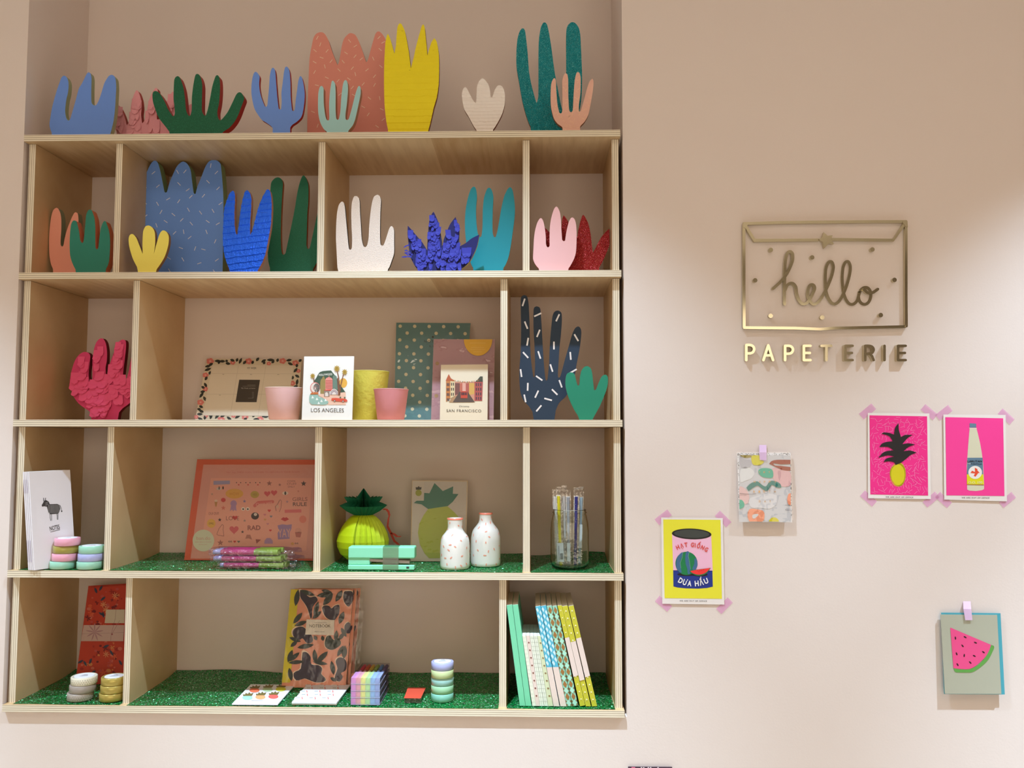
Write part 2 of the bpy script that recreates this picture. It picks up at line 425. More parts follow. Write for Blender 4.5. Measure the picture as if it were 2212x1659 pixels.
# ------------------------------------------------------------------ cut-out hands
def outline(pts, y, zs, xmin=None, xmax=None, n=4):
    """traced outline put on the upright plane at depth y; returns 3D points, bottom pulled to shelf"""
    pl = vert(y); s = smooth(pts, n); q = [pl.at(p[0], p[1]) for p in s]
    zmin = min(p.z for p in q)
    for p in q:
        if p.z < zmin+.006: p.z = zs
        if xmin is not None: p.x = max(p.x, xmin)
        if xmax is not None: p.x = min(p.x, xmax)
    return q
def cw(q):
    a = sum(q[i].x*q[(i+1) % len(q)].z-q[(i+1) % len(q)].x*q[i].z for i in range(len(q)))
    return q if a > 0 else q[::-1]
def hfield(q, y, mat_i, b, f, dz=.0016, dx=.003, a=None):
    """thin sheet following the outline, f(x,z) -> forward bulge"""
    z0, z1 = min(p.z for p in q), max(p.z for p in q); n = max(2, int((z1-z0)/dz)); m = len(q)
    def cross(z):
        xs = []
        for i in range(m):
            p, r = q[i], q[(i+1) % m]
            if (p.z > z) != (r.z > z): xs.append(p.x+(r.x-p.x)*(z-p.z)/(r.z-p.z))
        return sorted(xs)
    rows = [(z0+1e-5)+(z1-z0-2e-5)*k/n for k in range(n+1)]; cr = [cross(z) for z in rows]
    for k in range(n):
        za, zb = rows[k], rows[k+1]; A, B = cr[k], cr[k+1]
        if len(A) != len(B) or any(abs(p-r) > .012 for p, r in zip(A, B)): A = B = cross((za+zb)/2)
        for j in range(0, len(A)-1, 2):
            w = max(A[j+1]-A[j], B[j+1]-B[j]); c = max(1, int(w/dx)); lo = []; hi = []
            for i in range(c+1):
                t = i/c; xa = A[j]+(A[j+1]-A[j])*t; xb = B[j]+(B[j+1]-B[j])*t
                lo.append(V((xa, y-f(xa, za), za))); hi.append(V((xb, y-f(xb, zb-1e-6), zb)))
            l0 = b.vs(lo); h0 = b.vs(hi)
            for i in range(c): b.face((l0+i, l0+i+1, h0+i+1, h0+i), mat_i)
def hand(label, pts, y, zs, th, face, edge, xmin=None, xmax=None, n=4, name='cutout_hand', sheet=.0006, back=None):
    q = cw(outline(pts, y, zs, xmin, xmax, n)); cx = sum(p.x for p in q)/len(q)
    t = thing(name, label, 'decoration', (cx, y+th/2, zs), 'painted cut-out hand shapes on the shelves')
    b = MB(); b.prism([p+V((0, sheet, 0)) for p in q], (0, th-sheet, 0)); b.build('core', edge, t)
    if face is not None:
        b = MB(); b.prism([p+V((0, 0, 0)) for p in q], (0, sheet, 0)); b.build('front_sheet', face, t)
    return t, q
def sprinkles(t, y, lst, ox, oy, k, L, w, mat, q=None):
    a = Art(vert(y), base=.0004)
    for x, yy, an in lst: a.dash(ox+x/k, oy+yy/k, an, L, w, mat)
    a.build('sprinkle_pattern', t)
def TR(s):
    v = [float(x) for x in s.replace(';', ',').split(',')]; return [tuple(v[i:i+3]) for i in range(0, len(v), 3)]
def flaps(t, q, y, mat, cnt, w, l, seed=1, depth=.004):
    r = random.Random(seed); b = MB(); x0, x1 = min(p.x for p in q), max(p.x for p in q); z0, z1 = min(p.z for p in q), max(p.z for p in q)
    qq = [(p.x, p.z) for p in q]; c = 0; tries = 0
    while c < cnt and tries < cnt*40:
        tries += 1; x = r.uniform(x0, x1); z = r.uniform(z0+l*.7, z1)
        if not (inside(qq, x, z) and inside(qq, x-w*.4, z-l*.8) and inside(qq, x+w*.4, z-l*.8) and inside(qq, x, z-l*.5)): continue
        ww = w*r.uniform(.6, 1.2); ll = l*r.uniform(.7, 1.15); d = depth*r.uniform(.5, 1.3); base = .0008+.0012*r.random()
        a = r.uniform(-.15, .15); pts = []; m = 6
        top = [V((x-ww/2, y-base, z)), V((x+ww/2, y-base, z))]
        mid = [V((x-ww*.5+a*ll*.5, y-base-d*.35, z-ll*.6)), V((x+ww*.5+a*ll*.5, y-base-d*.35, z-ll*.6))]
        bot = [V((x+ww*(u-.5)*(.9)+a*ll, y-base-d, z-ll*(1-.18*abs(2*u-1)**2)-r.uniform(0, .0015))) for u in [i/m for i in range(m+1)]]
        s = b.vs(top+mid+bot); b.face((s, s+1, s+3, s+2))
        b.face([s+2, s+3]+[s+4+i for i in range(m, -1, -1)]); c += 1
    return b.build('paper_fringe', mat, t, normals=False)
# ================================================================== row above the unit
z = ZT[0]
BLUE = M('6e9af0', .55, bump=.1); RED = M('b02a26', .6)
hand('cornflower blue cut-out hand with three pointed fingers at the left end of the row',
     Zm('250,1575! 195,1450 175,1330 200,1150 235,950 290,740 350,540 400,400 440,290 490,245 545,262 580,320 600,400 600,500 585,640 555,760 535,900 525,1050 545,1180 580,1240 620,1240 650,1180 700,1010 760,800 830,540 900,420 960,300 1010,200 1055,168 1095,200 1115,300 1110,560 1110,760 1120,860 1180,910 1230,890 1290,770 1340,620 1400,420 1460,310 1510,245 1570,225 1620,250 1655,320 1668,500 1655,760 1640,1000 1610,1250 1575,1400 1550,1500 1510,1575!', 90, 140, 10.367), .05, z, .016, BLUE, M('a8b08c', .7))
t, q = hand('dusty pink tissue-paper cut-out hand half hidden behind the dark green one',
     Zm('170,1565! 100,1420 95,1330 130,1150 100,1000 110,900 145,840 210,900 290,1060 350,1230 390,1330 420,1230 460,1050 480,830 540,620 600,500 650,530 710,700 730,900 715,1080 740,1290! 790,1230 850,1020 890,800 960,600 1060,440 1110,480 1130,700 1090,1000 1100,1290! 1180,1200 1300,900 1400,650 1470,530 1530,600 1560,900 1580,1150! 1700,1000 1850,860 1920,830 1950,1000 1850,1300 1650,1565!', 240, 150, 11.06), .13, z, .016, M('f4a8b2', .8), RED)
flaps(t, q, .13, M('f4a8b2', .85), 60, .016, .035, 3, .004)
hand('dark green glitter cut-out hand with five splayed fingers and a red edge',
     Zm('505,1415! 400,1270 230,1050 150,850 105,700 92,560 110,490 160,468 220,490 280,560 350,680 430,860 500,970 530,1010 560,1010 580,950 570,800 552,640 555,420 565,240 590,175 635,145 680,165 720,250 770,420 800,640 820,860 850,960 890,1010 920,990 945,880 950,620 975,380 1010,180 1035,110 1080,98 1120,130 1155,220 1175,350 1170,600 1165,860 1185,950 1235,1005 1260,980 1300,850 1350,600 1390,380 1440,210 1470,140 1510,125 1545,170 1560,280 1560,480 1540,720 1505,900 1510,1020 1540,1090 1580,1100 1640,1040 1730,920 1830,720 1900,570 1940,515 1985,495 2030,515 2080,600 2080,660 2030,790 1960,980 1880,1130 1770,1260 1650,1340 1540,1415!', 320, 150, 10.055), .04, z, .021, glitter('0a6040', '2a946c', 1500, .3, .45, .5, .1), RED)
hand('cornflower blue fork-shaped cut-out hand with four thin fingers and red edge',
     Zm('578,1560! 576,1430! 530,1380 430,1310 350,1260 280,1170 200,1040 155,880 128,700 130,520 150,370 180,275 218,245 260,275 300,350 290,480 300,620 330,760 380,900 415,975 450,975 465,940 480,780 500,560 515,340 540,210 575,160 615,190 635,280 650,500 675,800 700,1010 730,1040 755,1020 765,860 760,680 790,450 810,270 835,160 865,135 905,165 935,260 950,480 955,760 975,980 990,1060 1025,1070 1045,1010 1060,850 1095,600 1115,440 1140,360 1165,335 1195,375 1225,500 1250,700 1240,900 1210,1100 1170,1210 1080,1300 990,1360 945,1420! 945,1560!', 530, 130, 9.757), .04, z, .012, BLUE, RED)
t, q = hand('tall salmon cut-out with three rounded peaks and small light dashes on the top board',
     Zm('90,1585! 95,1200 110,800 125,500 160,300 185,200 230,145 300,130 350,165 400,260 450,410 500,540 525,600! 545,560 570,420 590,310 620,220 680,155 720,143 780,170 830,260 890,420 935,560! 960,530 1000,380 1040,240 1070,150 1110,118 1160,150 1210,230 1240,400 1250,900 1250,1585!', 650, 50, 6.635), .15, z, .012, M('f09c8c', .7, bump=.1), M('5a3020', .8))
sprinkles(t, .15, TR('235,210,60;278,305,70;202,393,-40;375,398,50;297,495,-20;433,545,50;197,560,-30;343,620,-75;196,700,60;371,782,-25;228,890,-15;532,825,50;547,672,-45;606,552,-50;647,428,-35;698,255,-50;780,328,35;775,475,50;865,513,40;737,645,50;780,730,-75;687,798,-35;893,872,50;947,670,40;1055,760,50;1055,885,60;1120,205,45;1180,275,30;1137,378,-40;1037,508,-65;1147,620,-40;982,1075,-40;1130,1075,-80;893,1200,-30;965,1308,55;1092,1480,-35;1160,1235,-25;1180,1380,40;173,1272,-25;240,1470,70;737,922,50;560,1020,40;755,1030,-30'), 650, 50, 6.635, 8.5, 1.4, 'ffe0cc')
hand('pale teal fork-shaped cut-out hand in front of the salmon one',
     Zm('405,1585! 380,1560 330,1520 280,1430 250,1300 245,1150 250,1000 270,920 300,900 325,940 325,1030 330,1180 350,1330 370,1385 400,1390 408,1340 405,1150 420,960 440,840 460,825 490,870 497,1000 497,1250 505,1360 525,1385 545,1370 565,1270 580,1050 605,870 640,815 670,870 672,1000 655,1180 640,1290 640,1370 665,1388 690,1360 730,1220 780,1020 810,930 835,900 855,930 855,1020 820,1190 780,1370 745,1460 690,1530 655,1585!', 650, 50, 6.635), .035, z, .018, M('aadce0', .6), M('c49478', .7))
q = None
def crepe(label, pts, y, zs, th, face, edge, bandh, lift, slope=0., fib=0., xmin=None, xmax=None):
    t, q = hand(label, pts, y, zs, th, None, edge, xmin, xmax)
    def f(x, z):
        u = (z-zs+slope*(x-q[0].x)+.0012*N3(V((x*60, 0, z*8))))/bandh; fr = u-math.floor(u)
        return .0006+lift*(1-fr)**1.5+fib*N3(V((x*900, 3, z*50)))+.0006*N3(V((x*120, 9, z*120)))
    b = MB(); hfield(q, y, 0, b, f); b.build('paper_strips', face, t, normals=False); return t, q
crepe('bright yellow crepe-paper cut-out with four sharp spikes on the top board',
     Zm('130,1585! 95,1430 70,1200 62,900 65,600 80,350 95,260 115,210! 150,290 205,485! 225,380 235,240 250,110 285,70 320,110 350,180 375,300 405,470 430,690! 470,540 500,400 545,230 580,110 605,82 625,150 650,400 660,512! 690,400 720,320 755,270! 790,330 815,480 820,650 815,900 790,1080 750,1220 720,1350 690,1480 660,1580!', 820, 40, 6.379), .03, z, .012, M('fae61c', .75), M('8a5030', .8), .0165, .0012)
crepe('small white crepe-paper cut-out with three rounded lobes',
     Zm('590,1510! 480,1360 350,1120 255,960 215,780 198,620 215,500 250,440 290,432 330,480 390,600 460,740 525,805! 540,760 550,550 560,400 610,280 660,225 710,225 780,290 840,390 870,530 885,660 910,680 940,620 980,500 1040,400 1090,380 1150,400 1200,490 1225,620 1220,830 1160,1060 1060,1260 960,1420 890,1505!', 980, 150, 11.06), .03, z, .01, M('faf2ec', .8), M('7a3c20', .8), .0085, .0009)
TEAL = glitter('0e98a4', '90f0f0', 1000, .45, .3, 1.5, .15)
hand('large teal glitter cut-out hand with three long fingers behind the rose one',
     Zm('315,1555! 250,1420 180,1180 130,900 97,700 95,500 110,330 140,230 180,190 210,225 225,330 245,520 265,780 300,960 340,1110 365,1185! 385,1100 388,850 388,550 395,330 420,180 450,120 480,115 505,150 530,260 560,450 600,750 640,970 700,1260 740,1200 755,1000 757,700 755,400 758,220 780,150 830,110 880,125 925,190 945,290 960,600 968,850 960,1100 930,1300 870,1450 800,1555!', 1100, 30, 6.145), .10, z, .012, TEAL, M('8a5a40', .8))
t, q = hand('rose-beige fork-shaped cut-out hand with fine light dashes, before the large teal one',
     Zm('720,1550! 700,1500 640,1455 590,1380 555,1230 550,1050 560,920 595,853 620,890 625,1020 640,1200 665,1310 690,1320 705,1280 705,1100 705,880 735,795 770,800 783,880 785,1100 795,1270 820,1305 845,1270 855,1080 870,880 895,780 930,780 948,850 945,1050 925,1200 925,1290 945,1295 985,1170 1030,1000 1065,900 1105,858! 1120,900 1110,1020 1080,1200 1050,1340 1000,1430 945,1490 940,1545!', 1100, 30, 6.145), .03, z, .012, M('f0bca8', .65), M('a06a50', .7))
r = random.Random(5); ql = [(p.x, p.z) for p in q]; a = Art(mp=lambda x, zz, l: V((x, .03-.0004-l, zz)))
x0, x1 = min(p[0] for p in ql), max(p[0] for p in ql)
for i in range(900):
    x, zz = r.uniform(x0, x1), r.uniform(z, z+.15)
    if inside(ql, x-.003, zz) and inside(ql, x+.003, zz) and inside(ql, x, zz+.003) and i % 5 == 0: a.dash(x, zz, r.uniform(0, 180), .006, .0008, 'ffd8b4')
a.build('sprinkle_pattern', t)

# ================================================================== second row
z = ZT[1]
hand('salmon cut-out hand with two visible fingers, behind the green one in the left cell',
     Zm('270,1540! 200,1380 165,1200 155,900 170,600 200,380 240,240 305,185 350,205 390,290 412,420 412,650 400,820 400,960 430,1000 460,970 480,850 530,660 590,500 650,360 705,280 760,310 775,440 770,700 790,1000 780,1300 690,1535!', 90, 430, 9.759), .085, z, .02, M('f4a48c', .65), M('8f9070', .7))
hand('green three-fingered cut-out hand with salmon edge in the left cell under the top board',
     Zm('750,1530! 700,1460 640,1330 600,1180 590,950 600,700 620,540 660,460 720,460 750,520 790,700 810,860 850,925 880,900 900,750 920,520 940,330 980,240 1025,222 1060,250 1090,330 1115,420 1130,600 1130,900 1135,1020 1165,1058 1195,1020 1215,830 1240,650 1280,520 1330,462 1370,520 1420,680 1440,850 1440,1050 1420,1300 1380,1430 1300,1530!', 90, 430, 9.759), .035, z, .022, M('24826e', .6), M('d8805c', .7), xmax=DX[0][0][0]-.003)
t, q = hand('big cornflower blue cut-out with three peaks and light dashes, behind the small yellow one',
     Zm('165,1585! 165,1100 180,850 195,620 230,440 280,280 340,150 395,103 440,145 470,250 500,400 525,520 555,520 590,400 640,280 690,180 760,118 820,140 870,230 890,380 910,530 935,545 960,450 1010,330 1060,200 1110,120 1180,92 1240,115 1270,160 1290,350 1305,600 1305,900 1300,1200 1295,1585!', 270, 330, 6.143), .15, z, .03, M('70a0f4', .6, bump=.1), M('8fa878', .7))
sprinkles(t, .15, TR('378,265,40;268,445,-50;436,443,40;267,662,-45;432,677,-60;573,613,30;697,253,-60;795,248,50;717,413,-45;832,492,35;873,583,45;713,643,55;1138,170,80;1213,262,45;1102,385,-45;1235,472,45;1041,571,50;1267,674,35;842,756,-60;1003,794,-55;1168,770,-60;274,840,40;478,785,60;642,820,-40;540,912,-35;753,890,45;880,940,-50;1098,912,-35;1232,942,30;418,963,-70;193,1003,20;658,1063,45;778,1048,-80;858,1125,40;1082,1050,-70;1197,1175,65;741,1263,-20;930,1270,70;1040,1283,-15;583,1398,-35;768,1415,-60;985,1467,20;1220,1422,35;590,1563,-60;1185,1575,-55'), 270, 330, 6.143, 9.5, 1.6, 'e2e8ff')
hand('small yellow cut-out with three rounded petals in front of the big blue one',
     Zm('200,1585! 110,1420 60,1260 47,1150 65,1090 105,1080 150,1130 190,1230 235,1345! 232,1200 240,1050 270,980 315,965 365,995 395,1060 400,1200 382,1348! 415,1220 450,1100 480,1045 515,1030 555,1055 580,1110 575,1220 530,1370 460,1490 390,1585!', 270, 330, 6.143), .03, z, .012, M('fff070', .7, bump=.1), M('a07858', .8))
hand('dark green cut-out hand with long fingers and salmon edge, behind the metallic blue one',
     Zm('840,1580! 790,1400 780,1100 800,700 820,350 835,180 890,110 950,95 1000,130 1018,200 1005,400 990,700 985,950 990,1180 1005,1280 1030,1300 1060,1270 1100,1080 1150,850 1200,600 1240,350 1280,180 1330,65 1380,110 1415,220 1415,450 1400,650 1390,950 1385,1150 1410,1210 1440,1180 1480,1000 1560,650 1640,500 1660,900 1640,1200 1540,1430 1450,1580!', 470, 370, 7.213), .15, z, .012, glitter('1c7458', '2f9476', 1500, .25, .5, .4, .1), M('c07048', .8), xmax=DX[0][1][0]-.003)
t, q = crepe('metallic royal blue crepe cut-out hand with three fingers, shredded in horizontal strips',
     Zm('215,1580! 150,1440 105,1280 85,1050 95,750 110,570 160,420 195,340 240,308 270,340 275,450 265,650 270,850 290,980 310,985 330,850 360,620 395,430 430,320 470,300 510,350 530,430 525,600 510,800 510,1000! 545,920 590,750 640,560 700,410 760,300 795,285 825,330 840,430 845,600 830,850 790,1080 750,1280 690,1440 620,1550 560,1580!', 470, 370, 7.213), .03, z, .012, M('1e6cff', .38, metal=.4, bump=.8, bscale=260), M('c08a78', .8), .0155, .0022, slope=-.12, fib=.0007)
t, q = hand('white cut-out hand with four fingers and a pattern of tiny pearl dots',
     Zm('195,1565! 160,1490 150,1350 140,1150 130,950 135,700 150,500 180,360 230,295 270,315 290,400 310,620 335,880 350,1050 365,1140 390,1158 415,1120 420,950 410,750 405,500 415,320 445,220 490,195 535,225 555,300 560,450 575,700 590,950 615,1070 650,1112 690,1070 715,950 725,750 745,530 775,320 810,210 870,172 915,200 938,280 925,500 920,750 920,950 930,1060 960,1085 990,1060 1030,950 1070,820 1100,750 1130,733 1160,770 1172,830 1172,1050 1170,1220 1130,1350 1080,1480 1010,1560!', 710, 400, 8.294), .035, z, .01, M('eadcd2', .6), M('2a2018', .8))
r = random.Random(8); ql = [(p.x, p.z) for p in q]; a = Art(mp=lambda x, zz, l: V((x, .035-.0004-l, zz)))
x0, x1, z1 = min(p[0] for p in ql), max(p[0] for p in ql), max(p[1] for p in ql); dots = []
for i in range(9000):
    x, zz = r.uniform(x0, x1), r.uniform(z, z1)
    if len(dots) < 520 and inside(ql, x-.001, zz) and inside(ql, x+.001, zz) and all((x-u)**2+(zz-w)**2 > .0031**2*(1+1.6*abs(N3(V((x*20, 1, zz*20))))) for u, w in dots):
        dots.append((x, zz)); a.ell(x, zz, .0009, .0009, M('fffaf2', .3), 1, n=8)
a.build('dot_pattern', t)
NAVY = M('2c30a4', .7)
t, q = hand('navy crepe-paper cut-out with four pointed spikes and ragged fringe, left of the teal hand',
     Zm('390,1555! 310,1490 250,1390 200,1280 175,1050 160,900 165,770! 230,840 330,960 410,1050 495,1190! 500,1050 515,850 530,700 570,580 605,530! 640,600 690,720 720,880 745,1030 755,1110 780,1000 840,850 890,740 980,622! 1020,750 1045,870 1040,1050 1020,1160! 1060,1120 1150,1070 1250,990 1385,922! 1350,1100 1300,1230 1220,1380 1120,1480 1010,1535!', 860, 390, 7.9), .02, z, .012, M('1a1c62', .8), M('c0b070', .8))
flaps(t, q, .02, NAVY, 130, .011, .022, 4, .0035)
b = MB(); pl = vert(.012)
for c in ('185,1100 140,1115 95,1140', '215,1240 150,1190 110,1200', '215,1270 160,1230 105,1235', '230,1300 140,1300 60,1305', '250,1260 170,1270 120,1240', '1045,800 1060,830 1062,870'):
    pp = Zm(c, 860, 390, 7.9); L = [pl.at(p[0], p[1]) for p in pp]
    w = V((0, 0, .0022))
    for a_, b_ in zip(L, L[1:]): b.poly([a_-w, b_-w*.4, b_+w*.4, a_+w])
lf = b.build('loose_fringe', NAVY, t, normals=False); absorb([c for c in t.children if c.name.startswith('paper_fringe')][0], lf)
hand('teal cut-out hand with three upright rounded fingers, right of the navy fringe',
     Zm('1340,1545! 1260,1460 1200,1280 1160,1050 1140,780 1150,520 1190,300 1240,150 1295,103 1330,150 1345,280 1330,480 1335,700 1360,900 1400,965 1425,930 1440,780 1445,500 1465,300 1510,160 1555,122 1600,170 1625,280 1615,500 1610,750 1615,900 1640,965 1665,960 1690,880 1720,720 1760,480 1810,270 1870,145 1920,115 1960,190 1990,400 1990,600 1960,850 1920,1130 1880,1320 1820,1460 1735,1545!', 860, 390, 7.9), .08, z, .012, M('009cb2', .5), M('b8b088', .8))
hand('light pink three-fingered cut-out hand in front of the red glitter one',
     Zm('320,1515! 230,1460 150,1360 112,1250 120,1050 130,850 155,660 200,500 240,430 280,402 320,450 345,540 365,650 380,800 385,950 410,1010 445,1010 462,970 460,780 470,560 500,380 550,220 600,158 645,200 680,290 700,450 710,650 725,850 750,885 785,875 800,780 830,620 870,470 910,400 945,388 985,420 1015,510 1030,680 1030,850 1020,1080 990,1220 930,1350 860,1460 790,1515!', 1140, 430, 9.758), .03, z, .008, M('fac6ca', .55), M('d05048', .7))
hand('red glitter cut-out hand with pointed fingers at the right side panel',
     Zm('300,1505! 330,1200 330,900 350,590! 440,680 560,800 650,900 700,700 720,450 755,340! 800,390 850,470 900,620 960,800 1040,800 1060,680 1100,500 1140,370 1170,328! 1210,380 1270,500 1310,650 1340,850 1360,1050 1375,1130! 1430,1030 1520,850 1600,740 1700,640 1780,600! 1780,780 1720,980 1640,1180 1560,1350 1470,1505!', 1140, 430, 9.758), .07, z, .008, glitter('a81c20', 'ffa090', 1200, .35, .3, 1.4, .08), M('b8a898', .8), xmax=BR_-.003-T-.002)

# ================================================================== third row, hands
z = ZT[2]
HP = M('ff6094', .75)
t, q = hand('hot pink tissue-paper cut-out hand in the left cell of the middle row',
     Zm('480,1555! 470,1480! 440,1400 340,1330 240,1250 150,1120 100,960 90,860 110,720 140,600 190,470 260,380 340,335 420,350 455,410 440,560 425,750 455,930 490,925 495,750 495,500 520,300 560,170 620,100 680,95 730,170 755,320 750,500 730,620 735,780 720,910! 750,850 780,650 830,480 900,290 960,160 1030,112 1090,140 1095,250 1075,450 1050,650 1040,800 1060,915! 1100,830 1140,700 1190,450 1230,330 1280,300 1300,500 1290,900 1250,1150 1150,1260 1040,1340 970,1420! 945,1540!', 140, 720, 8.294), .15, z, .015, M('e8487e', .8), M('7a1428', .8), xmax=DX[1][0][0]-.003)
flaps(t, q, .15, HP, 95, .02, .026, 11, .005)
t, q = hand('tall dark navy cut-out hand with four fingers and scattered silver strips',
     Zm('455,1545! 440,1460! 400,1400 345,1340 315,1260 303,1150 303,1000 315,850 320,600 317,400 318,260 350,232 385,250 400,330 408,500 413,700 420,850 432,980 450,1095 463,1090 467,950 462,780 452,600 450,450 455,370 485,350 520,370 530,450 540,620 550,800 560,950 575,1100 585,1132 600,1110 615,950 622,780 635,600 650,460 670,410 710,395 745,420 750,500 740,650 725,780 715,950 708,1060 720,1102 745,1050 780,920 820,780 860,640 890,580 925,562 950,590 955,640 940,780 905,960 885,1080 840,1220 790,1300 720,1370 685,1450! 670,1545!', 1060, 590, 4.878), .10, z, .008, M('22384f', .6), M('6a5a48', .8))
sprinkles(t, .10, TR('347,308,72;373,548,-68;389,723,80;502,635,68;706,470,65;666,763,90;902,680,-60;368,863,-48;512,862,-72;640,1000,-72;841,872,-85;870,1033,30;320,1053,-82;511,1107,-35;736,1166,-70;390,1198,88;674,1253,-45;485,1275,65;361,1320,-78;605,1330,-15;507,1425,50;495,439,25'), 1060, 590, 4.878, 17, 3.4, M('e8e8ee', .3, metal=.25))
hand('plain green cut-out with three rounded lobes beside the tall navy hand',
     Zm('950,1545! 880,1440 820,1310 790,1200 788,1120 805,1060 850,1045 885,1070 905,1150 920,1185 935,1170 940,1100 955,1030 985,990 1020,980 1055,1005 1070,1060 1080,1150 1090,1230 1110,1225 1140,1150 1170,1090 1210,1070 1235,1100 1232,1180 1205,1270 1150,1400 1070,1545!', 1060, 590, 4.878), .05, z, .008, M('108a6c', .55), M('8a6a50', .8))
# ================================================================== middle row: cards, pots, pads
z = ZT[2]
INK = '3c3a36'
def leaned(name, label, cat, quad, y0, z0, y1, z1, th, group=None, clamp=None):
    """a sheet or book leaning back; quad = TL TR BR BL in photo px, on the tilted plane"""
    pl = tilt(z0, y0, z1, y1); C = [pl.at(*p) for p in quad]
    if clamp is not None:
        for c in C: c.x = min(c.x, clamp)
    for i in (2, 3):                       # bottom corners rest on the board
        k = (z0-C[i].z)/(z1-z0); C[i].z = z0; C[i].y += k*(y1-y0)
    nb = (C[2]+C[3])/2
    t = thing(name, label, cat, (nb.x, nb.y, z0), group)
    return t, pl, C
def slab(C, pl, th, mats, name, parent, ms=None, back=0.):
    b = MB(); n = pl.n; f = [c-n*back for c in (C[3], C[2], C[1], C[0])]
    b.prism(f, -n*th, 0, 1 if len(mats) > 1 else 0); return b.build(name, mats, parent)
def sleeve(C, pl, parent, grow=.006, lift=.002, key='film'):
    cx = sum((c for c in C), V((0, 0, 0)))/4; b = MB(); g = []
    for i, c in enumerate(C):
        d = c-cx; s = V((math.copysign(grow, d.x), 0, 0)); e = c+s+pl.n*lift
        if i < 2: e = e+(C[0]-C[3]).normalized()*grow
        g.append(e)
    b.poly(g[::-1], 0)
    fm = {'film': film(), 'shiny': film(.075, .06, .7, 15., 'shiny'), 'light': film(.05, .1, .3, 18., 'light')}[key]
    return b.build('clear_sleeve', fm, parent, normals=False)
ys2 = lambda py, zz: None

# weekly planner pad
K = 8.848
t, pl, C = leaned('planner_pad', 'weekly desk planner pad with a floral border, leaning behind the light pink pot', 'planner',
    [(446.5, 774.5), (652, 777), (640, 909), (421.5, 908.5)], .19, z, .27, z+.15, .006, None)
slab(C, pl, .006, [M('e9dcc2', .6)], 'pad', t)
a = Art(pl, base=.0002); zp = lambda s: [(410+p[0]/K, 760+p[1]/K) for p in P(s)]
DKL, PKF, PKC = '26302e', 'e8847c', 'f6b8ae'
r = random.Random(2)
TLp, TRp, BRp, BLp = (446.5, 774.5), (652, 777), (640, 909), (421.5, 908.5)
def bil(u, v): return ((TLp[0]*(1-u)+TRp[0]*u)*(1-v)+(BLp[0]*(1-u)+BRp[0]*u)*v, (TLp[1]*(1-u)+TRp[1]*u)*(1-v)+(BLp[1]*(1-u)+BRp[1]*u)*v)
for x, y, s in ((390, 180, 1), (820, 205, .7), (1125, 180, .95), (1510, 225, .6), (1775, 175, .9), (2020, 215, .9), (300, 445, .8), (2075, 365, .6), (300, 710, .75), (1960, 600, .8), (205, 965, .9), (600, 1295, 1), (835, 1225, .6), (1055, 1245, .9), (1345, 1290, .9), (305, 1225, .6), (125, 1245, .6)):
    X, Y = 410+x/K, 760+y/K
    for k in range(5):
        w = 2*math.pi*k/5; a.ell(X+4.2*s*math.cos(w), Y+3.6*s*math.sin(w), 4.4*s, 3.7*s, PKF, 1+.05*k, n=10)
    a.ell(X, Y, 2.5*s, 2.2*s, PKC, 2, n=10)
for x, y, an, L in ((470, 175, 0, 100), (680, 180, 180, 95), (545, 235, 70, 60), (690, 150, -60, 45), (770, 145, -20, 75), (890, 190, 70, 60), (940, 230, 65, 100), (680, 215, -10, 80), (1015, 235, 45, 75), (1185, 235, 65, 60), (1270, 180, 55, 70), (1365, 200, 30, 85), (1470, 155, 0, 120), (1400, 235, 50, 50), (1560, 215, 40, 60), (1665, 195, 70, 60), (1840, 170, 10, 90), (1870, 205, -25, 90), (2080, 190, 40, 60), (445, 215, 210, 80), (290, 285, 10, 90), (280, 360, 20, 110), (365, 435, 60, 60), (290, 545, 60, 70), (275, 590, -60, 80), (220, 660, -30, 60), (200, 770, 10, 75), (185, 880, 55, 110), (260, 850, -60, 90), (175, 1030, -25, 70), (140, 1090, -10, 60), (175, 1120, -20, 80), (135, 1190, 0, 90), (150, 1255, -30, 100), (280, 1300, 80, 70), (365, 1230, 20, 70), (390, 1290, 75, 90), (480, 1280, 50, 110), (580, 1250, 30, 100), (705, 1235, -40, 100), (860, 1275, 35, 110), (1030, 1300, 30, 60), (1200, 1250, 60, 60), (1210, 1290, 0, 100), (1420, 1260, 30, 90), (1380, 1245, 30, 60), (1985, 395, 50, 90), (2040, 300, 80, 60), (2010, 440, -30, 80), (1960, 530, 80, 60), (2040, 640, 80, 100), (1975, 680, 20, 80)):
    a.leaf(410+x/K, 760+y/K, an, L/K*1.25, 52/K, DKL, 1.5)
a.poly(zp('430,250 1985,260 1840,1230 250,1215'), 'efe3ce', 3)
for s in ('930,255 775,1215', '1455,258 1305,1225', '385,412 1960,418', '310,808 1880,812'): a.line(zp(s), .45, 'c9bda6', 4)
a.text('MY WEEK', *[v for p in zp('1100,330 1275,330') for v in p[:2]], 4.6, '5a544a', 4)
for x, y in ((640, 430), (1170, 433), (1690, 435), (575, 828)): a.line(zp(f'{x-18},{y} {x+18},{y}'), .9, '9c927e', 4)
a.poly(zp('945,532 1342,535 1275,962 875,960'), '3a3532', 5)
a.text('My Week, at home', *[v for p in zp('985,705 1250,705') for v in p[:2]], 2.6, 'cfc8bc', 6)
for s in ('1100,635 1255,635', '1010,657 1255,657', '1110,885 1210,885'): a.line(zp(s), .7, '8a837a', 6)
for k in range(5): a.line(zp(f'1190,{775+k*25} 1225,{775+k*25}'), .8, '8a837a', 6)
a.build('printed_page', t); sleeve(C, pl, t, .009, .004, 'light')

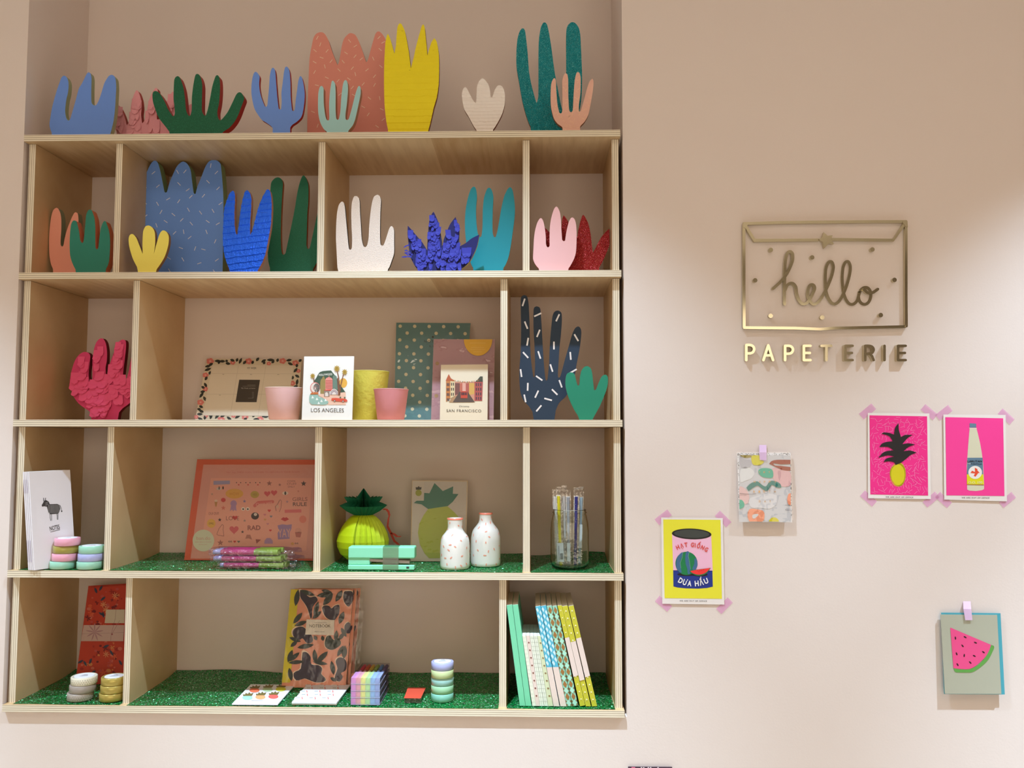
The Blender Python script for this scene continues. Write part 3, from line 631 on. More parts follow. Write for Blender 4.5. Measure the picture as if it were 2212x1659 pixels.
# Los Angeles card
K = 10.7; zp = lambda s: [(645+p[0]/K, 760+p[1]/K) for p in P(s)]
t, pl, C = leaned('postcard', 'white illustrated city card reading LOS ANGELES between the pink and yellow pots', 'card',
    [(657, 770), (765, 769.5), (760.5, 909), (651.5, 909.5)], .012, z, .032, z+.155, .003, None)
slab(C, pl, .0025, [M('fdfbf6', .5)], 'card', t)
a = Art(pl, base=.0002)
Z2 = lambda s: [p[:2] for p in zp(s)]
a.ell(645+1030/K, 760+720/K, 8.7, 10.4, 'f2b84c', 1)
a.poly(Z2('360,670 410,600 450,520 490,470 560,445 660,435 750,430 780,470 820,520 880,600 960,760 1030,860 1085,940 980,945 900,900 500,860 440,760 350,700'), '3c5a48', 2)
a.text('HOLLYWOOD', 645+468/K, 760+556/K, 645+780/K, 760+538/K, 4.3, 'f4f4ec', 3, bold=.02)
for s in ('500,970 500,710 515,640 540,620 560,570 590,570 605,620 620,640 620,970',): a.poly(Z2(s), 'a08c50', 3)
a.poly(Z2('790,860 790,560 830,530 880,570 905,880'), '6c8a7c', 3)
a.poly(Z2('620,880 620,640 640,605 700,580 765,605 785,640 785,880'), 'f29a90', 4)
for k in range(6): a.line(Z2(f'628,{665+k*34} 780,{668+k*34}'), 1.1, 'b8453c', 5)
a.line(Z2('706,545 706,600'), .9, 'f29a90', 4)
a.poly(Z2('590,895 590,880 800,860 800,900'), 'e05040', 5)
a.poly(Z2('590,1030 590,900 715,900 715,1030'), '9a8478', 6); a.poly(Z2('612,1030 612,960 640,930 670,945 685,970 685,1030'), 'e6dad0', 7)
for rr, c in ((9.2, 'f4e6dc'), (8.2, '9c8890'), (7.0, 'd8ccc8'), (6.0, '9c8890'), (4.6, 'eadcd4')):
    X, Y = 645+820/K, 760+990/K; a.poly([(X+rr*math.cos(w), Y-rr*1.35*math.sin(w)) for w in [math.pi*k/14 for k in range(15)]], c, 6+rr*-.1+1)
a.poly(Z2('430,1000 560,960 720,990 900,950 1090,930 1095,1225 680,1225 640,1140 560,1060'), 'f8ccb4', 2.5)
a.ell(645+380/K, 760+830/K, 10.6, 12, 'e89088', 5); a.ell(645+380/K, 760+830/K, 8.9, 10.1, 'f6efe6', 6); a.ell(645+415/K, 760+830/K, 6.6, 9.2, '4c5a54', 7)
for k in range(8):
    w = k*math.pi/8; a.line([(645+380/K-9*math.cos(w), 760+830/K-10*math.sin(w)), (645+380/K+9*math.cos(w), 760+830/K+10*math.sin(w))], .4, 'd8a8a0', 8)
for s in ('385,830 340,950', '385,830 425,950'): a.line(Z2(s), .8, 'f4ece4', 9)
a.poly(Z2('320,930 440,930 470,980 280,985 270,970'), 'c8703c', 9)
a.poly(Z2('265,985 440,990 450,1010 480,1050 560,1070 620,1100 680,1140 690,1180 640,1215 560,1225 300,1215 250,1160 245,1080 250,1030'), '9cc0b4', 6)
for x, y in ((320, 1050), (420, 1090), (525, 1135), (460, 1185), (620, 1115)): a.poly(Z2(f'{x-25},{y+28} {x},{y-38} {x+38},{y+22}'), 'eef4ee', 7)
a.poly(Z2('765,1070 860,1065 1080,1085 1120,1110 1132,1145 1030,1155 860,1140 755,1120'), 'e2563e', 8)
for x, y in ((832, 1132), (1027, 1142)): a.ell(645+x/K, 760+y/K, 2.1, 2.2, '5a3a38', 9, n=12); a.ell(645+x/K, 760+y/K, 1.1, 1.2, 'f4ece4', 10, n=10)
for x, y in ((965, 1055), (1065, 1060)): a.ell(645+x/K, 760+y/K, 1.7, 2., '5a6a50', 9, n=10)
for s in ('885,400 930,600 940,800 950,1000', '1040,500 985,720 960,900 950,1000', '340,590 355,640 360,690'): a.line(Z2(s), 1.9, '8a5a44', 9)
a.line(Z2('905,600 925,1000'), 2.2, '8a5a44', 9)
for x, y, s in ((885, 385, 1.1), (1065, 465, 1), (325, 555, .9)):
    for w in (10, 50, 90, 130, 170, 215, 250, 290, 330): a.leaf(645+x/K, 760+y/K, w, 6.6*s, 2.4*s, 'b8963e', 10)
a.text('LOS ANGELES', 645+287/K, 760+1390/K, 645+1045/K, 760+1398/K, 9.0, '6a6460', 3)
a.build('printed_picture', t); sleeve(C, pl, t, .002, .0015, 'light')

# plant pots
def pot(label, cx, topy, rt_, rb, y, mat, inner):
    pl = vert(y); zt = pl.at(cx, topy).z; x = pl.at(cx, 880).x; k = (pl.at(cx+10, 880).x-x)/10
    R, r_ = rt_*k, rb*k; t = thing('plant_pot', label, 'pot', (x, y, z), 'small round pots on the middle shelf')
    b = MB(); b.lathe((x, y, 0), [(r_*.9, z), (r_, z+.003), (R-.001, zt-.003), (R, zt-.001), (R-.001, zt), (R-.003, zt-.001), (R-.004, zt-.006), (r_-.002, z+.006)], 56, cap1=True)
    b.build('body', mat, t)
    b = MB(); b.lathe((x, y, 0), [(R-.0008, zt-.0012), (R+.0004, zt-.0006), (R+.0004, zt+.0004), (R-.0008, zt+.001), (R-.0030, zt+.0006), (R-.0032, zt-.001)], 56, cap0=False, cap1=False); b.build('rim', inner, t)
pot('light pink round pot left of the white city card', 613.5, 838.5, 40.5, 31, .06, M('ffd4da', .55, bump=.15, bscale=60), M('fbdfd8', .5))
pot('tall bright yellow round pot with a rough surface', 796, 803.5, 44, 33, .125, M('ffff74', .55, bump=.6, bscale=90), M('f0ec70', .5))
pot('dusty rose round pot between the yellow pot and the spotted notebook', 844.5, 841.5, 37.5, 29, .05, M('f0a0ac', .55, bump=.15, bscale=60), M('eaa8a6', .5))

# polka-dot notebook
K = 6.913; zp = lambda s: [(860+p[0]/K, 680+p[1]/K) for p in P(s)]
t, pl, C = leaned('spotted_notebook', 'teal grey notebook with cream polka dots in a shiny sleeve, behind the mauve one', 'notebook',
    [(856, 697), (1016.5, 698), (1001, 909), (851, 909)], .19, z, .235, z+.235, .006, None)
slab(C, pl, .006, [M('5c8c90', .45), M('ece4d2', .7)], 'cover', t)
a = Art(pl, base=.0002); cream = 'e4dcbc'
for rr in range(14):
    for c in range(6):
        x = 864.5+c*31.3+(15.5 if rr % 2 else 0)-rr*.42; y = 704.5+rr*14.9+c*.35
        if 854-rr*.3 < x < 1012-rr*.7 and y < 905: a.ell(x, y, 3.7, 3.7, cream, 1, n=18)
a.text('NOTE BOOK', 916.5, 740, 976, 740.5, 5.5, '1c2422', 2, spacing=1.5); a.text('LINED', 928, 749.5, 965, 750, 4, '1c2422', 2, spacing=1.4)
a.star(935, 728, 3, '1c2422', 2, 6, .5)
a.build('printed_cover', t); sleeve(C, pl, t, .002, .0018, 'shiny')
# mauve notebook
t, pl, C = leaned('mauve_notebook', 'dusty mauve notebook in a clear sleeve with a gold half-round sticker', 'notebook',
    [(937, 732.5), (1069, 733.5), (1066, 909), (931, 909)], .145, z, .17, z+.2, .005, None)
slab(C, pl, .006, [M('b98c94', .5), M('efe8e0', .7)], 'cover', t)
a = Art(pl, base=.0002)
for x, y in ((944.5, 785), (942.5, 855)): a.ell(x, y, 4.2, 4.0, 'b08c62', 1)
a.build('printed_cover', t)
sleeve(C, pl, t, .001, .0016, 'shiny')
a = Art(pl, base=.0022); X0, X1, Y0 = 1002, 1063.5, 733
a.poly([(X0, Y0), (X1, Y0)]+[((X0+X1)/2+30.7*math.cos(w), Y0+35.5*math.sin(w)) for w in [math.pi*k/24 for k in range(1, 24)]], M('d8a840', .35, metal=.5), 1)
for y, w in ((741, 17), (751, 14), (755, 16), (760, 9)): a.line([(1032-w, y), (1032+w, y)], .6, 'f0d080', 2)
a.build('gold_sticker', t, keep=True)
# San Francisco card
t, pl, C = leaned('postcard', 'cream illustrated card of a tram street reading SAN FRANCISCO', 'card',
    [(952.5, 788), (1054, 787), (1053, 909), (950, 909)], .118, z, .14, z+.14, .003, None)
slab(C, pl, .0025, [M('f3e6cc', .5)], 'card', t)
a = Art(pl, base=.0002); Z2 = lambda s: [p[:2] for p in zp(s)]
a.poly(Z2('840,1000 1160,1000 1160,1290 840,1290'), 'd89a80', 1)
for x0, x1, c in ((850, 920, '7c4a44'), (920, 960, 'c86a54'), (960, 1010, 'e8b0a0'), (1010, 1060, 'b85a50'), (1060, 1140, 'dcae58')): a.poly(Z2(f'{x0},{1010+(x0 % 3)*8} {x1},{1020} {x1},1180 {x0},1200'), c, 2)
a.poly(Z2('715,985 835,985 845,1000 845,1200 715,1300'), 'cc8040', 3); a.poly(Z2('710,985 755,885 790,950 850,985'), 'c05e34', 4)
a.poly(Z2('780,990 845,995 845,1210 780,1250'), 'e6d4a8', 4)
for yy in (1020, 1095, 1170, 1245):
    for x in (728, 750): a.poly(Z2(f'{x},{yy} {x+14},{yy} {x+14},{yy+42} {x},{yy+42}'), '35384a', 5)
    if yy < 1200:
        for x in (790, 818): a.poly(Z2(f'{x},{yy-5} {x+14},{yy-5} {x+14},{yy+38} {x},{yy+38}'), '42302c', 5)
a.poly(Z2('1140,1000 1265,1000 1255,1285 1140,1285'), 'b8504c', 3); a.poly(Z2('1150,1000 1185,970 1225,920 1262,920 1265,1000'), '3c4436', 4)
for yy in (1020, 1090, 1160, 1225):
    for x in (1160, 1192, 1225): a.poly(Z2(f'{x},{yy} {x+16},{yy} {x+16},{yy+44} {x},{yy+44}'), '4a3444', 5)
a.poly(Z2('915,1150 1040,1150 1145,1305 815,1308'), '56463e', 4)
a.poly(Z2('790,1250 920,1180 930,1190 830,1308 760,1308'), 'b89068', 3.5)
a.poly(Z2('935,1200 935,1150 960,1140 1010,1140 1035,1155 1035,1245 935,1245'), 'c84a34', 6)
for x in (945, 972, 1002): a.poly(Z2(f'{x},1158 {x+20},1158 {x+20},1200 {x},1200'), '2c2a34', 7)
for k in range(22):
    u = k/21; x = 835+u*365; y = 970+26*math.sin(math.pi*u); a.poly(Z2(f'{x},{y} {x+12},{y} {x+6},{y+20}'), ('d8b050', 'c05a48', 'f4ece0', '4a5a50')[k % 4], 7)
a.text('Christmas', 860+912/K, 680+1378/K, 860+1062/K, 680+1378/K, 3.4, '3a2c28', 3)
a.text('SAN FRANCISCO', 860+722/K, 680+1452/K, 860+1240/K, 680+1456/K, 6.3, '4a4440', 3, spacing=1.15)
a.build('printed_picture', t); sleeve(C, pl, t, .003, .0015, 'light')

# ================================================================== glitter mats (rows four and five)
GM = glitter('0e9044', 'd8ffe0', 430, .35, .2, 2.4, .15)
def mat_(label, row, x0, x1, seed, yf=.006, curl=.012):
    zz = ZT[row]; r = random.Random(seed); b = MB(); nx, ny = 40, 24
    t = thing('glitter_mat', label, 'mat', ((x0+x1)/2, D/2, zz), 'green glitter sheets lining the lower shelves'); ids = []
    for j in range(ny+1):
        rowp = []
        for i in range(nx+1):
            u, v = i/nx, j/ny; x = x0+(x1-x0)*u; y = yf+(D-.006-yf)*v
            h = .0007+.0010*max(0, N3(V((x*14, y*10, seed))))*(1-.3*v)+curl*max(0, (v-.55)/.45)**3*(.55+.6*N3(V((x*6, 5, seed*3))))
            h += .0012*max(0, 1-v*8)*max(0, N3(V((x*9, 2, seed*7))))
            rowp.append(V((x, y+.004*N3(V((x*8, 1, seed*5)))*(1 if j == 0 else 0), zz+max(h, .0006))))
        ids.append(b.vs(rowp))
    for j in range(ny):
        for i in range(nx): b.face((ids[j]+i, ids[j]+i+1, ids[j+1]+i+1, ids[j+1]+i), 0)
    b.build('sheet', GM, t, normals=False)
e_ = .0015
L0, R0 = BL_+.003+T+e_, BR_-.003-T-e_
mat_('green glitter sheet under the zebra notebooks and two tape stacks', 3, L0, DX[2][0][0]-e_, 1)
mat_('green glitter sheet under the pink sticker pad and pen bundles', 3, DX[2][0][1]+e_, DX[2][1][0]-e_, 2)
mat_('green glitter sheet under the stapler, paper pineapple and white vases', 3, DX[2][1][1]+e_, DX[2][2][0]-e_, 3)
mat_('dull green glitter sheet under the glass jar of pens', 3, DX[2][2][1]+e_, R0, 4, .008, .02)
mat_('green glitter sheet in the bottom left cell under grey and gold tapes', 4, L0, DX[3][0][0]-e_, 5)
mat_('large green glitter sheet across the bottom middle cell', 4, DX[3][0][1]+e_, DX[3][1][0]-e_, 6, .004)
mat_('green glitter sheet under the leaning row of slim notebooks', 4, DX[3][1][1]+e_, R0, 7)
# ================================================================== fourth row
z3 = ZT[3]+.0022; z4 = ZT[4]+.0022
H3, H4 = hor(z3), hor(z4)
def corner(px, py, hp): return hp.at(px, py)

# zebra notebooks: four slim white books leaning in the left cell, spines to the left
B0 = H3.at(75, 1232); vp = vert(B0.y)
top0 = vp.at(63, 1019.6)
tr0 = vert(B0.y+.075).at(151.3, 1015)
bl0 = vert(B0.y+.004).at(58.8, 1232)
Wv = tr0-top0; Uv = top0-B0; Tv = V((bl0.x-B0.x, .006, 0))
for k in range(4):
    o = B0+Tv*(k/4)
    t = thing('slim_notebook', ['front white zebra notebook with the word NOTES, standing in the left cell', 'second slim white notebook directly behind the zebra cover', 'third slim white notebook behind the zebra cover', 'rearmost slim white notebook, nearest the left side panel'][k], 'notebook', (o.x, o.y, z3), 'slim white zebra notebooks')
    b = MB(); b.pbox(o, Wv, Uv, Tv*.185, 0, [0, 0, 0, 1, 1, 1]); b.build('cover', [M('ece6ea', .6), M('f4efe8', .7)], t)
    if k == 0:
        n = Wv.cross(Uv).normalized(); n = -n if n.y > 0 else n
        pz = Plane(B0, n); a = Art(pz, base=.0003); K = 4.608; Z2 = lambda s: [(p[0]/K, 910+p[1]/K) for p in P(s)]
        dk = '3a3636'
        a.poly(Z2('415,835 430,810 440,790 460,785 485,800 495,825 570,823 595,835 600,870 590,905 575,920 500,925 480,900 468,850 440,845 420,850'), dk, 1)
        for s in ('435,795 434,762', '450,790 455,762'): a.line(Z2(s), 1.3, dk, 1)
        a.line(Z2('597,835 612,870 615,895'), .8, dk, 1)
        a.ell(615/K, 910+895/K, 1.3, 2, dk, 1)
        for s in ('497,915 500,960 505,990', '512,920 514,960 514,990', '565,915 570,950 570,980', '578,915 578,950 577,980'): a.line(Z2(s), .9, dk, 1)
        for x in range(485, 595, 13): a.line(Z2(f'{x},830 {x-4},915'), .7, 'b8b2b0', 2)
        for y in (812, 824, 836): a.line(Z2(f'452,{y} 478,{y-8}'), .6, 'b8b2b0', 2)
        a.text('NOTES', *[v for p in Z2('500,1090 598,1068') for v in p], 9.5, dk, 1, bold=.01); a.line(Z2('502,1103 598,1078'), .9, dk, 1)
        a.build('printed_cover', t)
    else:
        m = Wv.cross(Uv).normalized(); sd = V((-.0003, -.0004, 0))
        for u0, u1 in ((.08, .3), (.78, .92)):
            p = o+Uv*u0+Tv*.1+sd; b = MB(); b.poly([p, p+Tv*.05, p+Tv*.05+Uv*(u1-u0), p+Uv*(u1-u0)])
            b.build('spine_thread', M('b8aec8', .7), t, normals=False)

# washi tape rolls
def tape(label, cx, by, rp, h, mat, top, hp, zb, grp, lab='e8e6e0'):
    q = hp.at(cx, by); k = (hp.at(cx+10, by).x-q.x)/10; R = rp*k
    return R, q.x, q.y+R
def tape_stack(cx_list, by, rp, cols, hp, z0, names, grp, printed=True, dots=None):
    base = hp.at(cx_list[0], by); k = (hp.at(cx_list[0]+10, by).x-base.x)/10; R = rp*k; yy = base.y+R; h = .0175
    for i, (cx, col) in enumerate(zip(cx_list, cols)):
        x = vert(yy-R).at(cx, by).x; zb = z0+i*(h+.0006)
        yi = yy+.001*((i*7) % 3-1)
        t = thing('washi_tape', names[i], 'tape', (x, yi, zb), grp)
        b = MB(); b.lathe((x, yi, 0), [(R-.0012, zb), (R, zb+.001), (R, zb+h-.001), (R-.0012, zb+h), (R*.76, zb+h), (R*.76, zb+h-.0005)], 44, cap1=False)
        m = M(col, .35, coat=.4) if not isinstance(col, bpy.types.Material) else col
        rl_ = b.build('roll', m, t)
        b = MB(); b.lathe((x, yi, 0), [(R*.75, zb+h-.002), (R*.75, zb+h+.0003)], 36, cap0=False); lb = b.build('end_label', M('f2f2f6', .35), t)
        if i == len(cols)-1 and printed:
            a = Art(mp=lambda u, v, l: V((x+u, yi+v, zb+h+.0005+l)))
            a.text('TAPE', -.008, -.004, .009, .001, .006, '3a3a44', 1) if False else None
            for j in range(3): a.line([(-.009+j*.002, -.006+j*.006), (.010-j*.003, -.003+j*.006)], .0012, '55555e', 1)
            a.build('print', lb)
        if dots and i in dots:
            a = Art(mp=lambda u, v, l: V((x+(R+.0003+l)*math.sin(u), yi-(R+.0003+l)*math.cos(u), zb+v)))
            for rr in range(3):
                for j in range(17):
                    u = -1.4+j*.175+(.08 if rr % 2 else 0); a.line([(u, .004+rr*.0045), (u+.05, .004+rr*.0045)], .0014, dots[i], 1)
            a.build('dash_pattern', t, rl_)
MINT, PINKT, GOLDT, LAV = '9fd6bc', 'eea8bc', 'a89a48', 'b4b8e4'
g = 'washi tape rolls piled on the glitter sheets'
tape_stack([121.5, 125.4, 127, 130.2], 1230.5, 26, [MINT, PINKT, GOLDT, PINKT], H3, z3,
  ['mint tape roll at the foot of the four-roll stack beside the zebra notebook', 'pink tape roll second from the bottom of the four-roll stack', 'olive gold tape roll between two pink ones', 'pink tape roll on top of the four-roll stack'], g)
tape_stack([180.7, 182, 183], 1231, 26.5, [MINT, LAV, MINT], H3, z3,
  ['mint tape roll at the foot of the three-roll stack right of the zebra notebook', 'lavender tape roll in the middle of the mint stack', 'mint tape roll on top of the three-roll mint stack'], g)
GR = 'b0a498'
tape_stack([159.7, 163.8, 165.9], 1517.3, 27, [GR, 'a89c92', 'ece4cc'], H4, z4,
  ['grey tape roll at the foot of the bottom left stack', 'grey-brown tape roll in the middle of the bottom left stack', 'cream tape roll with tiny dashes on top of the grey rolls'], g, dots={2: '8a8478', 0: 'd8d0c8'})
GO = M('c0aa58', .3, metal=.35)
tape_stack([229.5, 231.4, 232], 1518, 26.5, [GO, GO, GO], H4, z4,
  ['gold tape roll at the foot of the all-gold stack', 'gold tape roll in the middle of the all-gold stack', 'gold tape roll with white end label on top of the all-gold stack'], g)
tape_stack([952.7]*5, 1518.3, 24.6, ['8ccdb8', 'a6d8ac', 'a4d4cc', 'cfe0a6', LAV], H4, z4,
  ['teal-mint tape roll at the foot of the five-roll tower', 'pale green tape roll second in the five-roll tower', 'blue-green tape roll in the middle of the five-roll tower', 'yellow-green tape roll second from top of the five-roll tower', 'lavender tape roll on top of the five-roll tower'], g)

# pink sticker pad
K = 5.183; OX, OY = 340, 940
zt = vert(.20).at(560, 992).z; yb = H3.at(540, 1207).y
yb = min(yb, .17)
t, pl, C = leaned('sticker_pad', 'large pink pad of doodle stickers with a coral border, leaning in the second cell', 'stickers',
    [(426, 992), (680.5, 993), (676, 1206.5), (398, 1207.5)], yb, z3, yb+.06, z3+.235, .008, clamp=DX[2][1][0]-.003)
slab(C, pl, .008, [M('e0684c', .6), M('f0b0a0', .6)], 'cover', t)
a = Art(pl, base=.0003); Z2 = lambda s: [(OX+p[0]/K, OY+p[1]/K) for p in P(s)]
ok = lambda s: [p for p in Z2(s)]
a.poly(Z2('515,330 1762,330 1735,1382 370,1382'), 'e4a094', 1)
a.poly(Z2('600,480 1735,480 1665,1290 480,1290'), 'f0aa98', 2)
a.text('TRY ALL THESE COOL STICKERS TO DECORATE YOUR ROOM', *[v for p in Z2('770,425 1590,420') for v in p], 3.2, 'd67c70', 2)
def tx(s, x0, y0, x1, y1, h, c, **k): a.text(s, OX+x0/K, OY+y0/K, OX+x1/K, OY+y1/K, h/K, c, 4, **k)
E2 = lambda x, y, rx, ry, c, l=3: a.ell(OX+x/K, OY+y/K, rx/K, ry/K, c, l, n=18)
LNc, INKs, REDs, LILs = 'a86860', '4a3a3c', 'd8484c', 'b48cb4'
a.poly(Z2('628,512 812,508 812,548 628,556'), 'a89cc0', 3)
for x in (910, 1015, 1125): E2(x-24, 532, 6, 6, INKs, 3); E2(x+22, 532, 6, 6, INKs, 3); E2(x, 556, 9, 7, REDs, 3)
for x, y, s, c in ((1253, 540, 32, LNc), (1370, 556, 18, LNc), (1637, 542, 33, INKs), (1578, 628, 15, 'd88478'), (612, 660, 17, 'c89888'), (738, 815, 28, 'e07868'), (975, 740, 20, '8c80b0'), (1453, 745, 18, 'c08c98'), (698, 948, 22, INKs), (977, 957, 18, 'a88880'), (953, 1083, 19, INKs), (705, 1205, 36, LNc)): a.star(OX+x/K, OY+y/K, s/K, c, 3)
E2(690, 600, 30, 14, 'd8c8c0'); E2(735, 590, 8, 18, INKs); E2(692, 592, 8, 18, INKs)
E2(862, 655, 100, 55, 'ecb058'); tx('WOW', 805, 675, 915, 672, 34, 'd89040')
E2(1090, 665, 48, 40, 'c8a850'); tx('YES', 1065, 680, 1115, 676, 26, '9a7c38')
a.heart(OX+1230/K, OY+655/K, 36/K, 'dc5c64', 3); a.heart(OX+1306/K, OY+645/K, 36/K, 'dc5c64', 3)
E2(1432, 650, 34, 20, 'f4dcd0'); E2(1432, 650, 11, 20, INKs, 4)
tx('COOL', 1455, 525, 1550, 525, 22, LNc); tx('STUFF', 1450, 556, 1558, 556, 22, LNc); tx('ONLY', 1460, 588, 1538, 588, 22, LNc)
tx('GIRLS', 1512, 738, 1680, 736, 44, LNc); tx('RULE', 1518, 794, 1672, 792, 44, INKs)
a.poly(Z2('640,745 672,745 662,800 648,800'), 'c89058', 3); E2(656, 735, 18, 14, 'f0ccb8')
E2(738, 726, 26, 24, REDs)
E2(853, 765, 36, 36, LILs); a.poly(Z2('825,790 880,790 885,850 862,835 850,855 838,832 812,850'), LILs, 3)
for x in (960, 1012): E2(x, 826, 22, 20, 'f6e4d8'); E2(x, 828, 10, 10, INKs, 4)
a.line(Z2('1090,790 1130,755 1290,745'), 36/K, 'e07470', 3, True); tx('Omg yes', 1105, 795, 1285, 765, 34, 'f4b4a4')
a.line(Z2('1330,850 1320,800 1345,775 1370,725', ), 7/K, LNc, 3); a.line(Z2('1365,860 1385,810 1390,740 1375,720'), 5/K, LNc, 3); E2(1345, 800, 16, 20, 'e8b8a4')
a.poly(Z2('1425,835 1612,830 1612,866 1425,870'), 'e07478', 3)
tx('OUI OUI!', 573, 892, 688, 888, 30, LNc); a.heart(OX+1252/K, OY+845/K, 18/K, REDs, 3)
tx('LOVE', 768, 952, 915, 952, 48, LNc); a.heart(OX+868/K, OY+925/K, 30/K, REDs, 4)
E2(1093, 905, 44, 40, INKs); E2(1098, 888, 18, 17, 'e8d8cc', 4); tx('8', 1093, 897, 1104, 897, 18, INKs)
for x, y, c in ((1203, 890, 'd8808c'), (1273, 910, '8a8494'), (1205, 945, 'd8a068'), (1235, 993, 'd88c94'), (1265, 1066, REDs), (910, 1192, '7a7064'), (866, 1192, REDs)): a.heart(OX+x/K, OY+y/K, 15/K, c, 3)
a.poly(Z2('1380,942 1410,918 1428,926 1445,918 1475,942 1428,965'), 'cc4048', 3)
E2(603, 988, 48, 50, 'ecb860'); tx('OMG', 575, 1000, 628, 1000, 24, '8a5c30')
E2(1628, 942, 40, 42, 'e88878')
a.line(Z2('665,1110 690,1045 725,1000 740,1010 735,1060 745,1130 680,1120 665,1110'), 5/K, LNc, 3)
a.heart(OX+858/K, OY+1058/K, 52/K, 'dc6870', 3)
tx('RAD', 1010, 1062, 1155, 1060, 52, LNc, bold=.03)
a.poly(Z2('1345,1010 1400,998 1450,1005 1505,998 1500,1050 1480,1090 1480,1160 1350,1168 1345,1100 1360,1070'), 'a484b0', 3); tx('YAY', 1355, 1145, 1490, 1140, 100, 'f0b4a0')
a.poly(Z2('1540,1085 1615,1085 1600,1145 1552,1140'), 'c07068', 3); E2(1577, 1065, 36, 28, 'e4a090')
a.poly(Z2('985,1160 1000,1115 1040,1115 1060,1170 1020,1155'), 'c07c70', 3); a.poly(Z2('1100,1165 1160,1170 1110,1215'), 'a85c58', 3)
a.poly(Z2('1197,1215 1200,1180 1225,1152 1265,1152 1290,1180 1292,1215'), LILs, 3); tx('66', 795, 1200, 835, 1200, 22, INKs); tx('66', 1538, 1220, 1578, 1220, 20, INKs); E2(1512, 1215, 18, 16, 'e0a060')
a.ell(OX+515/K, OY+1180/K, 121/K, 122/K, 'dcdcc4', 4, n=36)
tx_ = lambda s, x0, y0, x1, y1, h, c: a.text(s, OX+x0/K, OY+y0/K, OX+x1/K, OY+y1/K, h/K, c, 5)
tx_('ban.do', 438, 1172, 592, 1172, 40, 'd8a898'); tx_('PARK BENCH STUDIO', 422, 1203, 605, 1203, 13, 'd8a898'); tx_('sticker pad', 462, 1228, 555, 1228, 12, 'd8a898')
a.build('printed_page', t); sleeve(C, pl, t, .003, .003, 'light')

# pen bundles in clear bags
for k, (y0, y1, xa, xb, xc, xd, xe) in enumerate([(1227.5, 1214, 473, 482, 558, 611, 638), (1213.3, 1199.8, 457, 475, 550, 604, 640), (1199.2, 1185, 454, 471, 543, 595, 634)]):
    f = H3.at(540, 1229.5); yf = f.y; vf = vert(yf); h = .0145; zb = z3+.001+k*(h+.0008)
    X = lambda p: vf.at(p, 1215).x
    t = thing('pen_pack', ['clear bag of pink and lime pens at the bottom of the pile', 'clear bag of pink and lime pens in the middle of the pile', 'clear bag of pink and lime pens on top of the pile'][k], 'pens', ((X(xb)+X(xd))/2, yf+.03, zb), 'bags of pens piled before the sticker pad')
    for j in range(4):
        yy = yf+.009+j*.0145; dx = .002*((j*5+k) % 3)
        b = MB(); b.tube([(X(xb)+dx, yy, zb+.007), (X(xc)+dx, yy, zb+.007)], .0062, 12); p = b.build('pen_barrel', M('e84a86', .35), t)
        b = MB(); b.tube([(X(xc)+dx, yy, zb+.007), (X(xd)+dx-.004, yy, zb+.007), (X(xd)+dx, yy, zb+.007)], .0066, 12); b.build('pen_cap', M('a6e640', .35), p)
        b = MB(); b.tube([(X(xa)+dx, yy, zb+.007), (X(xb)+dx, yy, zb+.007)], .005, 10); b.build('pen_end', M('c8d4e0', .3), p)
    b = MB(); ra = random.Random(k+3); n = 26; ids = []
    for i in range(n+1):
        u = i/n; x = X(xa)-.004+(X(xe)+.006-X(xa))*u; fl = max(0, (u-.82)/.18)
        hh = h*(1-.35*fl)+.0025*ra.uniform(-1, 1)*(.3+fl); hh = min(hh, h-.0002) if fl == 0 else hh; wig = .004*fl*ra.uniform(-1, 1)
        ids.append(b.vs([(x, yf-.0008+.002*ra.random()*fl, zb+.0003), (x, yf-.0012+wig, zb+hh*.5), (x, yf+.002, zb+hh+.0004), (x, yf+.032+wig, zb+hh+.0006+.001*ra.random()), (x, yf+.062, zb+hh), (x, yf+.066, zb+.0003)]))
    for i in range(n):
        for c in range(5): b.face((ids[i]+c, ids[i+1]+c, ids[i+1]+c+1, ids[i]+c+1), 0)
    b.build('clear_bag', film(.16, .1, 1., 60., 'bag', 'e6dcf4'), t, normals=False)

# honeycomb paper pineapple
K = 5.027; OX, OY = 680, 1000
q = H3.at(797.5, 1203); cx, cy = q.x, min(q.y+.03, .16); vc = vert(cy); kx = (vc.at(807, 1150).x-vc.at(797, 1150).x)/10
zz = lambda py: vc.at(797, py).z
t = thing('paper_pineapple', 'lime honeycomb paper pineapple with dark green crown behind the mint stapler', 'decoration', (cx, cy, z3))
prof = [(14, 1206), (34, 1199), (47, 1188), (54, 1173), (55.3, 1160), (52, 1146), (45, 1131), (36, 1118), (27, 1109), (19, 1105)]
zb_ = zz(1206); b = MB(); pr = [(r_*kx, max(z3, z3+(zz(p)-zb_)*1.0)) for r_, p in prof]
NF = 30
for k in range(NF):                                    # honeycomb: radial fins joined in zigzag
    w0, w1 = 2*math.pi*k/NF, 2*math.pi*(k+.5)/NF
    for (r0, h0), (r1, h1) in zip(pr, pr[1:]):
        for (wa, ra_, wb, rb_) in ((w0, 1., w1, .86), (w1, .86, 2*math.pi*(k+1)/NF, 1.)):
            b.face([b.vs([(cx+r0*ra_*math.cos(wa), cy+r0*ra_*math.sin(wa), h0)]), b.vs([(cx+r0*rb_*math.cos(wb), cy+r0*rb_*math.sin(wb), h0)]),
                    b.vs([(cx+r1*rb_*math.cos(wb), cy+r1*rb_*math.sin(wb), h1)]), b.vs([(cx+r1*ra_*math.cos(wa), cy+r1*ra_*math.sin(wa), h1)])], 0)
b.build('honeycomb_body', M('cde02c', .6), t)
b = MB(); base = -math.pi/2-.12                        # smooth folded cover on the left front
